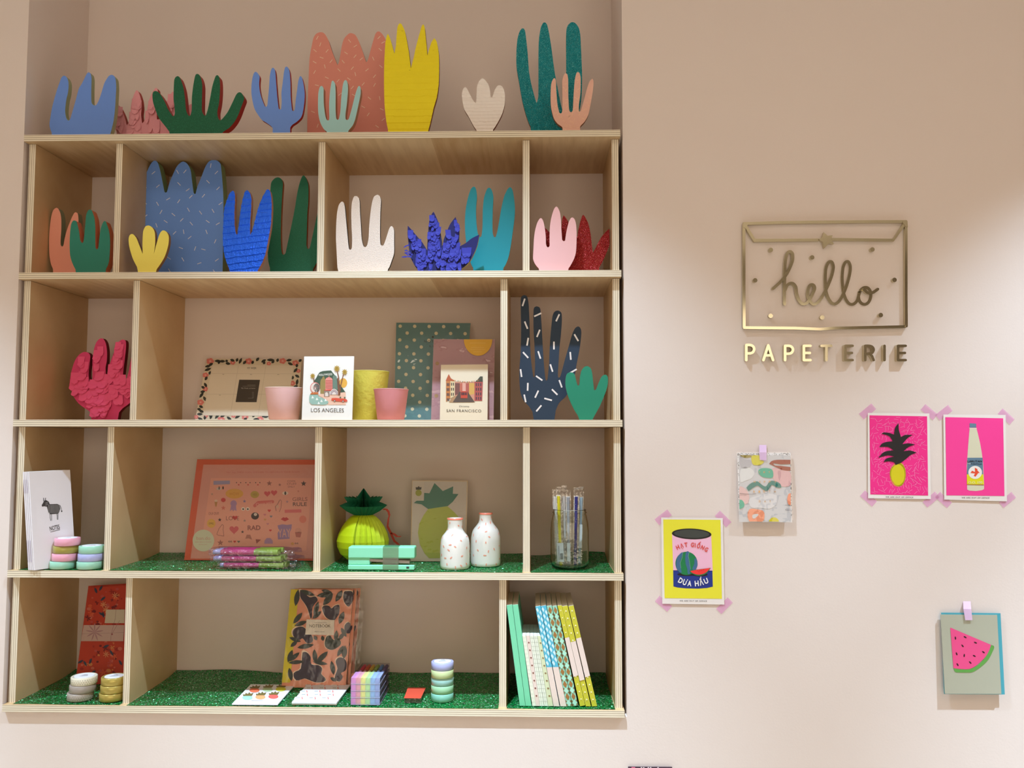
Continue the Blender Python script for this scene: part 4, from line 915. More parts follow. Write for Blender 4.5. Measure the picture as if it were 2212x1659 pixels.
for (r0, h0), (r1, h1) in zip(pr, pr[1:]):
    for j in range(12):
        wa, wb = math.pi+.25+j*.095, math.pi+.25+(j+1)*.095
        b.face([b.vs([(cx+r0*1.01*math.cos(wa), cy+r0*1.01*math.sin(wa), h0)]), b.vs([(cx+r0*1.01*math.cos(wb), cy+r0*1.01*math.sin(wb), h0)]),
                b.vs([(cx+r1*1.01*math.cos(wb), cy+r1*1.01*math.sin(wb), h1)]), b.vs([(cx+r1*1.01*math.cos(wa), cy+r1*1.01*math.sin(wa), h1)])], 0, True)
b.build('folded_cover', M('c8e010', .5), t)
cr = [(2, 1106), (20, 1104.5), (36, 1096), (51, 1084), (40, 1079), (34, 1077), (41.5, 1065.5), (28, 1068), (17, 1070), (9, 1059), (1, 1047.5)]
b = MB(); m_ = 26; z_c0 = zz(1106); top_ = pr[-1][1]
cz_ = lambda p: top_-.002+(vc.at(797, p).z-z_c0)
for k in range(m_):
    w = 2*math.pi*k/m_; c_, s_ = math.cos(w), math.sin(w)
    b.poly([(cx, cy, cz_(1106))]+[(cx+r_*kx*c_, cy+r_*kx*s_, cz_(p)) for r_, p in cr]+[(cx, cy, cz_(1047.5))])
    w2 = w+math.pi/m_; c2, s2 = math.cos(w2), math.sin(w2)
    for (ra_, pa), (rb_, pb) in zip(cr[:4], cr[1:4]):
        for wc, wd in ((w, w2), (w2, w+2*math.pi/m_)):
            fa = 1 if wc == w else .8; fb = 1 if wd != w2 else .8
            b.poly([(cx+ra_*fa*kx*math.cos(wc), cy+ra_*fa*kx*math.sin(wc), cz_(pa)), (cx+ra_*fb*kx*math.cos(wd), cy+ra_*fb*kx*math.sin(wd), cz_(pa)),
                    (cx+rb_*fb*kx*math.cos(wd), cy+rb_*fb*kx*math.sin(wd), cz_(pb)), (cx+rb_*fa*kx*math.cos(wc), cy+rb_*fa*kx*math.sin(wc), cz_(pb))])
b.build('leaf_crown', M('0a6a48', .65), t, normals=False)
b = MB(); rp = vert(cy+.062)
for s in ('740,500 780,505 800,530 810,570 800,605 790,690 825,760 865,775 895,800 935,800', '825,760 850,820 865,850 890,870 920,900'):
    L = [rp.at(OX+p[0]/K, OY+p[1]/K) for p in P(s)]; w = V((.0025, 0, .0015))
    for u_, v_ in zip(L, L[1:]): b.poly([u_-w, v_-w, v_+w, u_+w])
b.build('red_ribbon', M('e0503c', .5), t, normals=False)

# stapler
yf = H3.at(820, 1231.5).y; vf = vert(yf); X = lambda p: vf.at(p, 1205).x; Zf = lambda p: vf.at(820, p).z
zo = z3-Zf(1231.5)
t = thing('stapler', 'mint green stapler with a paper band, before the paper pineapple', 'stapler', (X(823), yf+.017, z3))
MN = M('8fe4bc', .4); wd = .034
def bev(o, w=.002):
    md = o.modifiers.new('bevel', 'BEVEL'); md.width = w; md.segments = 2; md.limit_method = 'ANGLE'
b = MB(); b.box(X(751.6), X(895), yf, yf+wd, z3, z3+.0115); bev(b.build('base', MN, t))
b = MB(); b.box(X(751.6), X(798), yf+.003, yf+wd-.003, z3+.0115, z3+.028); bev(b.build('hinge_block', MN, t))
xs0, xs1, zt_ = X(751.8), X(895.5), z3+.0545
b = MB(); b.pbox((xs0, yf, z3+.0265), (xs1-xs0, 0, .0005), (0, 0, .0275), (0, wd, 0)); bev(b.build('top_arm', MN, t), .003)
b = MB(); b.pbox((X(798), yf+.005, z3+.019), (X(884)-X(798), 0, -.004), (0, 0, .0065), (0, wd-.01, 0)); b.build('staple_magazine', M('a8a4a2', .3, metal=.8), t)
b = MB(); b.box(X(878), X(884), yf-.0004, yf, z3+.004, z3+.0085); b.build('anvil_mark', M('3a3e3c', .4), t)
b = MB(); x0, x1 = X(827), X(861); zz0 = z3+.0005
for p0, p1 in (((yf-.0009, zz0), (yf-.0009, z3+.0545)), ((yf-.0009, z3+.0545), (yf+wd+.001, z3+.055))):
    b.poly([(x0, p0[0], p0[1]), (x1, p0[0], p0[1]), (x1, p1[0], p1[1]), (x0, p1[0], p1[1])])
b.build('paper_band', film(.25, .4, .1, 30, 'band', 'b8d8c8'), t, normals=False)

# pineapple card
pl0 = None
yb = min(H3.at(945, 1205).y, .17)
t, pl, C = leaned('pineapple_card', 'pale card with a big lime paper pineapple in a clear sleeve, behind the white vases', 'card',
    [(891, 1038), (1011, 1039), (1006, 1206), (886.5, 1205)], yb, z3, yb+.05, z3+.18, .004)
slab(C, pl, .003, [M('d6ccc4', .55), M('e8c898', .6)], 'card', t)
a = Art(pl, base=.0003); Z2 = lambda s: [(OX+p[0]/K, OY+p[1]/K) for p in P(s)]
for s in ('1062,192 1663,197', '1657,197 1630,1035', '1058,192 1045,1030'): a.line(Z2(s), 1.1, 'e4c48c', 1)
a.poly(Z2('1230,500 1160,450 1075,435 1130,392 1185,410 1188,325 1245,330 1300,218 1390,305 1503,255 1498,335 1560,338 1500,420 1445,468'), '3f7f6c', 2)
a.poly(Z2('1230,500 1440,470 1520,540 1580,610 1620,760 1610,900 1540,990 1460,1032 1240,1035 1190,980 1140,880 1120,760 1135,660 1180,570'), 'b8c44c', 3)
a.poly(Z2('1190,975 1560,975 1460,1032 1240,1035'), 'a6b838', 4)
a.poly(Z2('1060,195 1190,195 1182,410 1055,410'), 'dcd0c4', 5)
a.ell(OX+1127/K, OY+325/K, 6.8, 7, 'a8ac3c', 6); a.poly(Z2('1098,290 1095,262 1115,265 1128,250 1140,265 1160,262 1155,290'), '3c3c34', 6)
a.build('printed_picture', t); sleeve(C, pl, t, .001, .002, 'shiny')

# vases
def vase(label, cxp, by, prof):
    q = H3.at(cxp, by); R = 32.3; k = (H3.at(cxp+10, by).x-q.x)/10; yy = q.y+R*k; k2 = k*(1+R*k/2.0/1.0*.5)
    vy = vert(yy); z0p = vy.at(cxp, by); t = thing('bud_vase', label, 'vase', (q.x, yy, z3), 'white ceramic vases with orange flecks'); x = vert(yy).at(cxp, by-50).x
    zf = lambda p: z3+(by-p)*k2*.985
    pr = [(r_*k2, zf(p)) for r_, p in prof]; pr[0] = (pr[0][0], z3)
    pr2 = [(V(pr[i]+(0,)), V(pr[min(i+1, len(pr)-1)]+(0,))) for i in range(len(pr))]
    fine = []
    s = smooth([(a_, b_, False) for a_, b_ in pr], 4, closed=False)
    fine = [(p.x, p.y) for p in s]; rt_, zt = fine[-1]
    b = MB(); b.lathe((x, yy, 0), fine+[(rt_-.003, zt), (rt_-.004, zt-.012)], 56); vb_ = b.build('body', M('eeeae2', .22, bump=.12, bscale=50, coat=.3), t)
    b = MB(); b.lathe((x, yy, 0), [(rt_+.0003, zt-.0035), (rt_+.0006, zt), (rt_-.003, zt+.0006)], 56, cap0=False, cap1=False); b.build('rim', M('f0846c', .3), t)
    ra = random.Random(cxp); a = Art(mp=lambda u, v, l: V((x+(rad(v)+.0003+l)*math.sin(u), yy-(rad(v)+.0003+l)*math.cos(u), v)))
    def rad(v):
        for (ra_, za), (rb_, zb) in zip(fine, fine[1:]):
            if za <= v <= zb+1e-9: return ra_+(rb_-ra_)*(v-za)/max(zb-za, 1e-9)
        return rt_
    pts = []; n = 0
    while len(pts) < 52 and n < 4000:
        n += 1; u = ra.uniform(-3.1, 3.1); v = ra.uniform(z3+.004, zt-.01)
        if all((u-p[0])**2*rad(v)**2+(v-p[1])**2 > .0125**2 for p in pts): pts.append((u, v))
    for u, v in pts:
        rr = rad(v); an = ra.uniform(0, math.pi); L = ra.uniform(.0025, .0042)
        pp = []
        for k_ in range(10):
            w = 2*math.pi*k_/10; dx, dy = L*math.cos(w), .0015*math.sin(w); pp.append((u+(dx*math.cos(an)-dy*math.sin(an))/rr, v+dx*math.sin(an)+dy*math.cos(an)))
        a.poly(pp, 'f4a48c', 1)
    a.build('fleck_pattern', t, vb_)
vase('shorter white flecked vase standing in front, orange rim', 982.8, 1231.5, [(30, 1231.5), (32, 1226), (32.4, 1200), (32, 1180), (29, 1164), (21, 1153), (16.8, 1146), (16, 1138), (17, 1122)])
vase('taller white flecked vase behind right, with red-orange rim', 1049, 1225, [(31, 1225), (32.6, 1219), (32.8, 1190), (32, 1165), (28, 1149), (20, 1138), (15.5, 1131), (14, 1122), (14.6, 1110.5)])

# jar of pens
K = 6.38; OX, OY = 1080, 1000
q = H3.at(1230.5, 1232); k = (H3.at(1240.5, 1232).x-q.x)/10; R = 42.2*k; cy = q.y+R; cx = vert(cy).at(1230.5, 1180).x; k2 = k*(1+R/2.1)
t = thing('glass_jar', 'clear screw-neck glass jar holding wrapped pens in the right cell', 'jar', (cx, cy, z3))
zf = lambda p: z3+(1232-p)*k2*.97
prof = [(34, 1232), (40, 1228), (42.5, 1218), (42.5, 1150), (41, 1132), (37.5, 1116), (36, 1112), (38.5, 1110), (36.3, 1108), (36.3, 1104), (37, 1103)]
pr = [(r_*k2*.98, zf(p)) for r_, p in prof]; pr[0] = (pr[0][0], z3)
inn = [(r_-.0024, max(z_, z3+.004)) for r_, z_ in pr[::-1]]
b = MB(); b.lathe((cx, cy, 0), pr+inn, 56); b.build('glass', glass(), t)
ra = random.Random(4)
pens = [(1198.5, 1073, 'e6e2d8', 'c8c2b4'), (1206.5, 1071.5, 'd8cc28', 'f0e858'), (1218.5, 1072, 'd4ccc4', 'a8a09c'), (1227.5, 1074, '9ca0a8', 'c8a84a'), (1245, 1073, '2a2c7c', 'e8e0c0'), (1256, 1074.5, '9cb4c4', 'd0dce4')]
dep = [.004, -.016, .006, -.006, -.014, .004]
lbls = ['white striped pen in a bag at the left edge of the jar', 'yellow striped pen with a barcode sticker in the jar', 'grey and white twisted pen in the jar', 'silver grey pen with a gold band in the jar', 'dark blue pen with gold specks in the jar', 'pale blue pen in a bag at the right edge of the jar']
for i, (px, ty, c1, c2) in enumerate(pens):
    yy = cy+dep[i]; vy = vert(yy); xt = vy.at(px, ty).x; zt = vy.at(px, ty).z
    xb = cx+(xt-cx)*.80; zb = z3+.0065; B_, T_ = V((xb, yy, zb)), V((xt, yy, zt)); dd = T_-B_
    t = thing('wrapped_pen', lbls[i], 'pen', (xb, yy, zb), 'bagged pens in the glass jar')
    b = MB(); b.tube([B_, B_+dd*.03, B_+dd*.97, T_-V((0, 0, .001)), T_], .0038, 12); b.build('barrel', M(c1, .35), t)
    a = Art(mp=lambda u, v, l: B_+dd*v+V(((.0039+l)*math.sin(u), -(.0039+l)*math.cos(u), 0)))
    if i in (0, 1, 2):
        for j in range(26): v = .3+j*.026; a.poly([(-1.3, v), (1.3, v+.012), (1.3, v+.018), (-1.3, v+.006)], c2, 1)
    elif i == 3:
        for v in (.45, .86): a.poly([(-1.3, v), (1.3, v), (1.3, v+.04), (-1.3, v+.04)], c2, 1)
    else:
        for j in range(18): u, v = ra.uniform(-1, 1), ra.uniform(.1, .95); a.poly([(u, v), (u+.3, v), (u+.3, v+.006), (u, v+.006)], c2, 1)
    a.build('pattern', t)
    b = MB(); w = .0062; u0, u1 = B_+dd*.02, T_+V((0, 0, .018+.004*(i % 3)))
    for s in (-1, 1): b.poly([u0+V((-w, s*.0045, 0)), u0+V((w, s*.0045, 0)), u1+V((w*1.05, s*.001, 0)), u1+V((-w*1.05, s*.001, 0))])
    b.build('clear_sleeve', film(.14, .08, 1., 45., 'penbag'), t, normals=False)
    b = MB(); c0, c1_ = B_+dd*.76, T_+V((0, 0, .002)); b.poly([c0+V((-.0056, .0043, 0)), c0+V((.0056, .0043, 0)), c1_+V((.0056, .0043, 0)), c1_+V((-.0056, .0043, 0))])
    b.build('header_card', M('ecebe8', .5), t, normals=False)
    if i in (1, 3, 5):
        b = MB(); c0, c1_ = B_+dd*.06, B_+dd*.33; w = .0078 if i == 1 else .004
        if i == 5: c0, c1_ = B_+dd*.25, B_+dd*.6
        b.pbox(c0+V((-w, -.0056, 0)), (2*w, 0, 0), c1_-c0, (0, .0003, 0)); st = b.build('barcode_sticker', M('dfe6ea', .5), t)
        if i == 1:
            a = Art(mp=lambda u, v, l: c0*(1-v)+c1_*v+V((u*w, -.0058-l, 0)))
            for j in range(11): u = -.1+j*.08; a.poly([(u, .12), (u+.035, .12), (u+.035, .45), (u, .45)], '2c3034', 1)
            for u in (-.6, -.4): a.poly([(u, .1), (u+.07, .1), (u+.07, .85), (u, .85)], '5a6064', 1)
            a.build('barcode', st)

# ================================================================== bottom row
# red floral notebooks
K = 5.185; OX, OY = 0, 1240; Z2 = lambda s: [(OX+p[0]/K, OY+p[1]/K) for p in P(s)]
yb = min(H4.at(215, 1466).y, .165)
for kk in (1, 0):
    dy = kk*.007
    t, pl, C = leaned('floral_notebook', ['front red and orange floral notebook with a pale paper band', 'second red floral notebook directly behind the banded one'][kk], 'notebook',
        [(193-kk*2, 1269-kk*3.5), (273, 1264-kk*3.5), (268, 1470), (163.5, 1470)], yb+dy, z4, yb+dy+.06, z4+.235, .006, 'red floral notebooks', clamp=DX[3][0][0]-.003)
    slab(C, pl, .006, [M('c8402a', .55), M('d8d0c4', .7)], 'cover', t)
    if kk == 0:
        a = Art(pl, base=.0003); ra = random.Random(3); nx = (C[0]-C[1]).length
        S1 = ((193, 1269), (271, 1264), (266, 1467), (164, 1467))
        def bq(u, v): return ((S1[0][0]*(1-u)+S1[1][0]*u)*(1-v)+(S1[3][0]*(1-u)+S1[2][0]*u)*v, (S1[0][1]*(1-u)+S1[1][1]*u)*(1-v)+(S1[3][1]*(1-u)+S1[2][1]*u)*v)
        cols = ['e0603c', 'a82c24', 'd8705c', 'e08850', '7a2024', 'c85048']
        for i in range(110):
            x, y = bq(ra.uniform(.05, .93), ra.uniform(.03, .97)); c = ra.choice(cols); rr = ra.uniform(1.6, 5.5)
            if i % 3: a.ell(x, y, rr, rr*.8, c, 1+i*.01, n=9)
            else:
                for w in range(5): a.leaf(x, y, w*72+ra.uniform(0, 60), rr*1.6, rr*.6, c, 1+i*.01)
        for x, y, an in ((1060, 150, -70), (1110, 190, 60), (1125, 300, 40), (1105, 430, -30), (1150, 420, -80), (935, 970, -60), (1000, 1010, 70), (1015, 1120, 35), (1155, 820, 20), (1330, 960, -60), (870, 1000, 30), (1230, 850, -60)):
            a.leaf(x/K, OY+y/K, an, 14, 5, '3c4258', 3)
        for x, y in ((1160, 340), (1190, 400), (1290, 240), (1190, 900)):
            for w in range(7): a.leaf(x/K, OY+y/K, w*51, 8, 1.5, 'e8a070', 3.3)
        a.poly(Z2('938,572 1392,572 1382,752 906,752'), 'd4b4ac', 5)
        a.poly(Z2('1190,398 1398,398 1393,550 1172,550'), 'd8cab4', 5)
        for w in range(9): a.leaf((1060)/K, OY+650/K, w*40+10, 20, 3, 'b88c90', 6)
        a.line(Z2('1310,300 1290,500 1245,680 1240,750'), .5, '8a4848', 6); a.line(Z2('1340,520 1255,670'), .5, '8a4848', 6); a.ell(1255/K, OY+675/K, 2.2, 1.5, 'a85c60', 6)
        a.line(Z2('915,670 1390,655'), .4, '9a7074', 6)
        a.build('printed_cover', t)

# dark floral notebooks
K = 5.185; OX, OY = 480, 1240; Z2 = lambda s: [(OX+p[0]/K, OY+p[1]/K) for p in P(s)]
yb = H4.at(690, 1475).y
yb = min(yb, .15)
nl_ = ['coral notebook with dark leaf print and yellow spine, NOTEBOOK label in front', 'second dark leaf-print notebook behind, edge seen on the right', 'third dark leaf-print notebook, rearmost of the wrapped set']
for kk in (2, 1, 0):
    dy = kk*.0075; sx = kk*8.2
    t, pl, C = leaned('leaf_print_notebook', nl_[kk], 'notebook', [(628.5+sx, 1272.8-kk*1.2), (762.5+sx, 1273.2-kk*1.2), (747+sx, 1475), (609+sx, 1475)], yb+dy, z4, yb+dy+.055, z4+.235, .006, 'leaf print notebooks wrapped in film')
    slab(C, pl, .006, [M('e89878', .55), M('e6dccb', .7)], 'cover', t)
    a = Art(pl, base=.0003); DL, PU, CRM = '3a4038', '3e3440', 'f0cfae'
    if kk == 0:
        a.poly(Z2('770,172 860,172 760,1216 668,1216'), 'd8c42c', 1)
        def blob(s, c, l=3, halo=True):
            pts = smooth([(OX+p[0]/K, OY+p[1]/K, p[2]) for p in P(s)], 3); cxx = sum(p.x for p in pts)/len(pts); cyy = sum(p.y for p in pts)/len(pts)
            if halo: a.poly([(p.x+(p.x-cxx)*.07-.8, p.y+(p.y-cyy)*.07-.8) for p in pts], CRM, l-.5)
            a.poly(pts, c, l)
        blob('880,180 920,210 980,260 1040,250 1070,290 1040,330 1010,380 1005,480 990,500 960,400 930,340 880,270 870,220', PU)
        blob('1120,380 1150,350 1200,360 1225,385 1260,355 1312,350 1310,440 1280,490 1250,520 1180,500 1140,450', PU)
        blob('1365,200 1400,190 1460,200 1470,280 1440,340 1410,365 1370,320 1355,260', PU)
        blob('790,640 830,600 900,590 960,640 1010,700 1010,760 950,775 900,720 860,740 800,700', PU)
        blob('1170,700 1210,690 1250,740 1300,720 1330,780 1280,830 1220,850 1160,820 1150,760', DL)
        blob('900,880 950,880 990,930 1000,1010 1080,1020 1120,1060 1110,1120 1160,1190 1060,1215 980,1190 920,1170 830,1190 800,1110 880,1060', PU)
        blob('1270,980 1310,935 1370,950 1395,1010 1380,1080 1330,1110 1350,1150 1310,1205 1260,1160 1290,1060', PU)
        blob('1370,580 1420,540 1440,600 1430,660 1380,655', PU)
        for x, y, an, L, w in ((820, 360, 80, 190, 60), (870, 180, -20, 180, 50), (1060, 245, 8, 180, 60), (1240, 220, 230, 170, 70), (1110, 180, -15, 130, 45), (1270, 310, 60, 150, 60), (1030, 480, 75, 180, 55), (1010, 500, 40, 130, 50), (795, 555, 50, 160, 55), (810, 580, 20, 150, 50), (750, 710, -20, 140, 45), (765, 815, 40, 100, 45), (840, 825, 10, 190, 55), (735, 990, 70, 150, 55), (740, 995, 5, 180, 45), (745, 980, 40, 160, 50), (1045, 1005, 95, 165, 55), (1050, 1000, 45, 190, 60), (1270, 760, 85, 130, 50), (1300, 740, 50, 110, 45), (1310, 560, 70, 150, 60), (1330, 600, -60, 120, 45), (1375, 800, 265, 150, 60), (1360, 800, 240, 140, 50), (1250, 1130, 100, 160, 55), (750, 1050, -80, 150, 55), (1180, 1010, 170, 170, 45), (1280, 1200, 150, 80, 40), (1120, 690, -80, 60, 40), (1030, 690, -60, 60, 40)):
            a.leaf(OX+x/K, OY+y/K, an, L/K, w/K, DL, 4)
        a.poly(Z2('945,508 1258,515 1250,685 930,678'), 'e8dac4', 6)
        a.text('NOTEBOOK', *[v for p in Z2('978,597 1212,597') for v in p], 6.6, '5c5648', 7)
        a.text('THE GREEN ONES', *[v for p in Z2('1030,552 1170,552') for v in p], 2., '8a8070', 7); a.text('PRETTY PAPER', *[v for p in Z2('1035,652 1145,652') for v in p], 2., '8a8070', 7)
    else:
        for i, (y, an) in enumerate(((1290, 60), (1330, -20), (1365, 70), (1400, 30), (1440, 80))):
            a.leaf(752+sx-(y-1273)*.0767, y, (70, 84, 62, 78, 88)[i], 16, 7, PU, 1)
    a.build('printed_cover', t)
    if kk == 0: sleeve(C, pl, t, .001, .002, 'light')
    else: sleeve(C, pl, t, .012, .0, 'light')

# flat sticker sheets
def flat(name, label, quad, zz, th, cat, grp=None):
    h = hor(zz+th); C = [h.at(*p) for p in quad]; c = sum(C, V((0, 0, 0)))/4
    t = thing(name, label, cat, (c.x, c.y, zz), grp); b = MB(); b.prism([C[3], C[2], C[1], C[0]], (0, 0, -th)); b.build('card', M('efeff8', .5), t); return t, h, C
t, h, C = flat('sticker_sheet', 'flat sticker sheet with six little pineapples, lying on the glitter', [(541.7, 1478), (637, 1479), (600, 1521), (501, 1520.3)], z4+.001, .0025, 'stickers', 'flat sticker sheets on the bottom shelf')
a = Art(h, base=.0002); K6 = 6.144
for x, y, c in ((305, 160, 'f07a54'), (480, 150, 'b8d0a0'), (655, 145, 'd8d840'), (212, 258, 'a8e0c4'), (384, 250, 'fcae74'), (556, 243, 'fc6a60')):
    X, Y = 500+x/K6, 1465+y/K6; a.ell(X, Y, 11, 4.8, c, 1); a.poly([(X-9, Y-4), (X-10, Y-7), (X-5, Y-7), (X-4, Y-10.5), (X+1, Y-8), (X+4, Y-12), (X+7, Y-8.5), (X+13, Y-10.5), (X+11, Y-6.5), (X+9, Y-4)], '7c6c38', 2)
a.line([(543, 1513), (568, 1513)], .6, 'b8b4b0', 1); a.build('printed_stickers', t)
for kk in (0, 1):
    o_ = 2.2 if kk == 0 else 0
    t, h, C = flat('sticker_sheet', ['lower of two stacked pale sticker sheets, its edge showing in front', 'upper pale sticker sheet printed with small white vans, left of the highlighters'][kk],
        [(662-o_*.3, 1480+o_), (757-o_, 1479+o_), (727, 1518+o_*1.3), (630, 1517+o_*1.3)], z4+.0008+kk*.0034, .0026, 'stickers', 'flat sticker sheets on the bottom shelf')
    if kk:
        a = Art(h, base=.0002)
        for rr in range(5):
            for c in range(3):
                X = 645+c*28+rr*5.5+(6 if rr % 2 else 0); Y = 1510-rr*7.2; s = 1-.05*rr
                a.poly([(X-10*s, Y), (X-8*s, Y-4*s), (X-2, Y-5.5*s), (X+6*s, Y-5.2*s), (X+9*s, Y-2), (X+8.5*s, Y)], 'fbfbfb', 1); a.poly([(X+6*s, Y-4), (X+8*s, Y-5), (X+9.5*s, Y), (X+7*s, Y)], 'f08a80', 2); a.line([(X-5, Y-2.6), (X+3, Y-2.8)], 1.2, 'a8b0b4', 2)
        a.build('printed_stickers', t)

# highlighter packs
q = H4.at(757.5, 1523); qr = H4.at(820.5, 1523); x0, x1, yf = q.x, qr.x, q.y; hh = .0152; ln = .135
RB = ['e83a5c', 'f06a38', 'f0c428', '9ccc38', '4a94d8', '5c4a80']; PAS = ['f08ab0', 'f5a088', 'f4ec70', 'bce48c', '96c2ec', '9cb0d8']
def hl_pack(z0, label):
    t = thing('highlighter_pack', label, 'pens', ((x0+x1)/2, yf+ln/2, z0), 'stacked packs of rainbow highlighters')
    b = MB(); b.box(x0, x1, yf, yf+ln, z0, z0+.0006); b.build('tray', M('b8b8c8', .5), t)
    w = (x1-x0-.002)/6
    for i in range(6):
        X_ = x0+.001+w*(i+.5)
        b = MB(); b.tube([(X_, yf+.0012, z0+.0074), (X_, yf+.085, z0+.0074)], .0043, 12); p = b.build('pen_barrel', M(PAS[i], .35), t)
        b = MB(); b.tube([(X_, yf+.085, z0+.0074), (X_, yf+.128, z0+.0074), (X_, yf+ln-.002, z0+.0074)], .0046, 12); b.build('pen_cap', M(RB[i], .35), p)
    b = MB(); zt = z0+hh-.0004
    for i in range(6):
        a0, a1 = x0+(x1-x0)*i/6, x0+(x1-x0)*(i+1)/6
        b.poly([(a0, yf, z0+.0006), (a1, yf, z0+.0006), (a1, yf, zt), (a0, yf, zt)], i); b.poly([(a0, yf, zt), (a1, yf, zt), (a1, yf+.052, zt), (a0, yf+.052, zt)], i)
    b.build('pastel_wrap', [tape_mat(c, 'wrap'+c, .62) for c in ('e0a0dc', 'eab0c0', 'f0eca0', 'c8ecb0', 'a8c8f0', 'a8b8e8')], t, normals=False)
    b = MB(); b.poly([(x0, yf+.052, zt), (x1, yf+.052, zt), (x1, yf+ln, zt), (x0, yf+ln, zt)]); b.poly([(x1, yf, z0), (x1, yf+ln, z0), (x1, yf+ln, zt), (x1, yf, zt)]); b.poly([(x0, yf, z0), (x0, yf+ln, z0), (x0, yf+ln, zt), (x0, yf, zt)])
    b.build('clear_lid', film(.10, .1, .4, 30., 'lid', 'd8d4dc'), t, normals=False)
    return t
hp0 = hl_pack(z4+.0005, 'rainbow highlighter pack at the bottom of the four-pack pile')
for i, lb in enumerate(['rainbow highlighter pack second from the bottom of the pile', 'rainbow highlighter pack third from the bottom of the pile', 'rainbow highlighter pack on top of the pile, coloured caps visible']):
    dup(hp0, (0, 0, (i+1)*(hh+.0004)), lb)

# small red box
h = hor(z4+.012); C = [h.at(*p) for p in ((881, 1485.2), (920, 1485.2), (909, 1508.2), (872.7, 1507.6))]
t = thing('stamp_box', 'tiny red-topped square box left of the tape tower', 'box', ((C[0].x+C[1].x)/2, C[3].y+.015, z4))
b = MB(); b.prism([C[3], C[2], C[1], C[0]], (0, 0, -.0008)); b.build('red_lid', M('dc5038', .5), t)
cc = sum(C, V((0, 0, 0)))/4; b = MB(); f = [cc+(c-cc)*.93-V((0, 0, .0009)) for c in (C[3], C[2], C[1], C[0])]; b.prism(f, (0, 0, -.0105)); b.build('body', M('4a3c38', .25), t)
b = MB(); f = [c-V((0, 0, .0009)) for c in (C[3], C[2], C[1], C[0])]
for i in range(4): p, r_ = f[i], f[(i+1) % 4]; b.poly([p, r_, r_-V((0, 0, .0105)), p-V((0, 0, .0105))])
b.build('clear_case', film(.16, .1, .6, 60., 'case'), t, normals=False)

# leaning slim books
K = 5.184; OX, OY = 1060, 1240; BY = .022; vb = vert(BY)
G = ['two green books at the left of the leaning row', 'small books in the leaning row', 'tall patterned books in the leaning row']
bk = [('plain mint green book at the far left of the leaning row', '178,350 240,340 388,1490 325,1495', '7edcae', .17, None),
      ('plain mint green book second from left in the leaning row', '245,345 305,340 455,1490 392,1492', '7edcae', .17, None),
      ('small off-white lined book beside the mint ones', '354,690 394,688 506,1497 466,1500', 'f2f4e0', .12, 'lines'),
      ('small pale pink book with a column of brown dots', '397,690 435,688 550,1495 507,1497', 'f0dcd0', .12, 'pdots'),
      ('small off-white grid book right of the pink dotted one', '438,690 478,690 597,1492 552,1497', 'f0f4e2', .12, 'grid'),
      ('small off-white grid book left of the green dotted one', '481,690 520,692 640,1490 600,1495', 'eef2e0', .12, 'grid'),
      ('small pale green book with brown dots, tallest of the small ones', '522,690 558,695 700,1478 643,1490', 'dde4bc', .125, 'gdots'),
      ('turquoise diamond-pattern book with plain lower half, left one', '500,365 557,355 770,1480 705,1485', '58c0dc', .17, 'blue'),
      ('turquoise diamond-pattern book with plain lower half, right one', '562,360 620,350 848,1485 780,1490', '58c0dc', .17, 'blue'),
      ('brown and mint diamond book, left one', '628,360 682,350 912,1480 850,1485', '9ed8bc', .17, 'brown'),
      ('brown and mint diamond book, right one', '690,360 740,352 978,1470 918,1480', '9ed8bc', .17, 'brown'),
      ('yellow dotted book with a pale band, left of the three', '748,352 795,350 1058,1470 1000,1480', 'd2cc38', .17, 'yel'),
      ('yellow dotted book with a pale band, middle of the three', '800,362 860,352 1122,1480 1065,1490', 'd2cc38', .17, 'yel'),
      ('yellow dotted book with a pale band, right end of the leaning row', '870,360 927,350 1192,1478 1135,1488', 'd2cc38', .17, 'yel')]
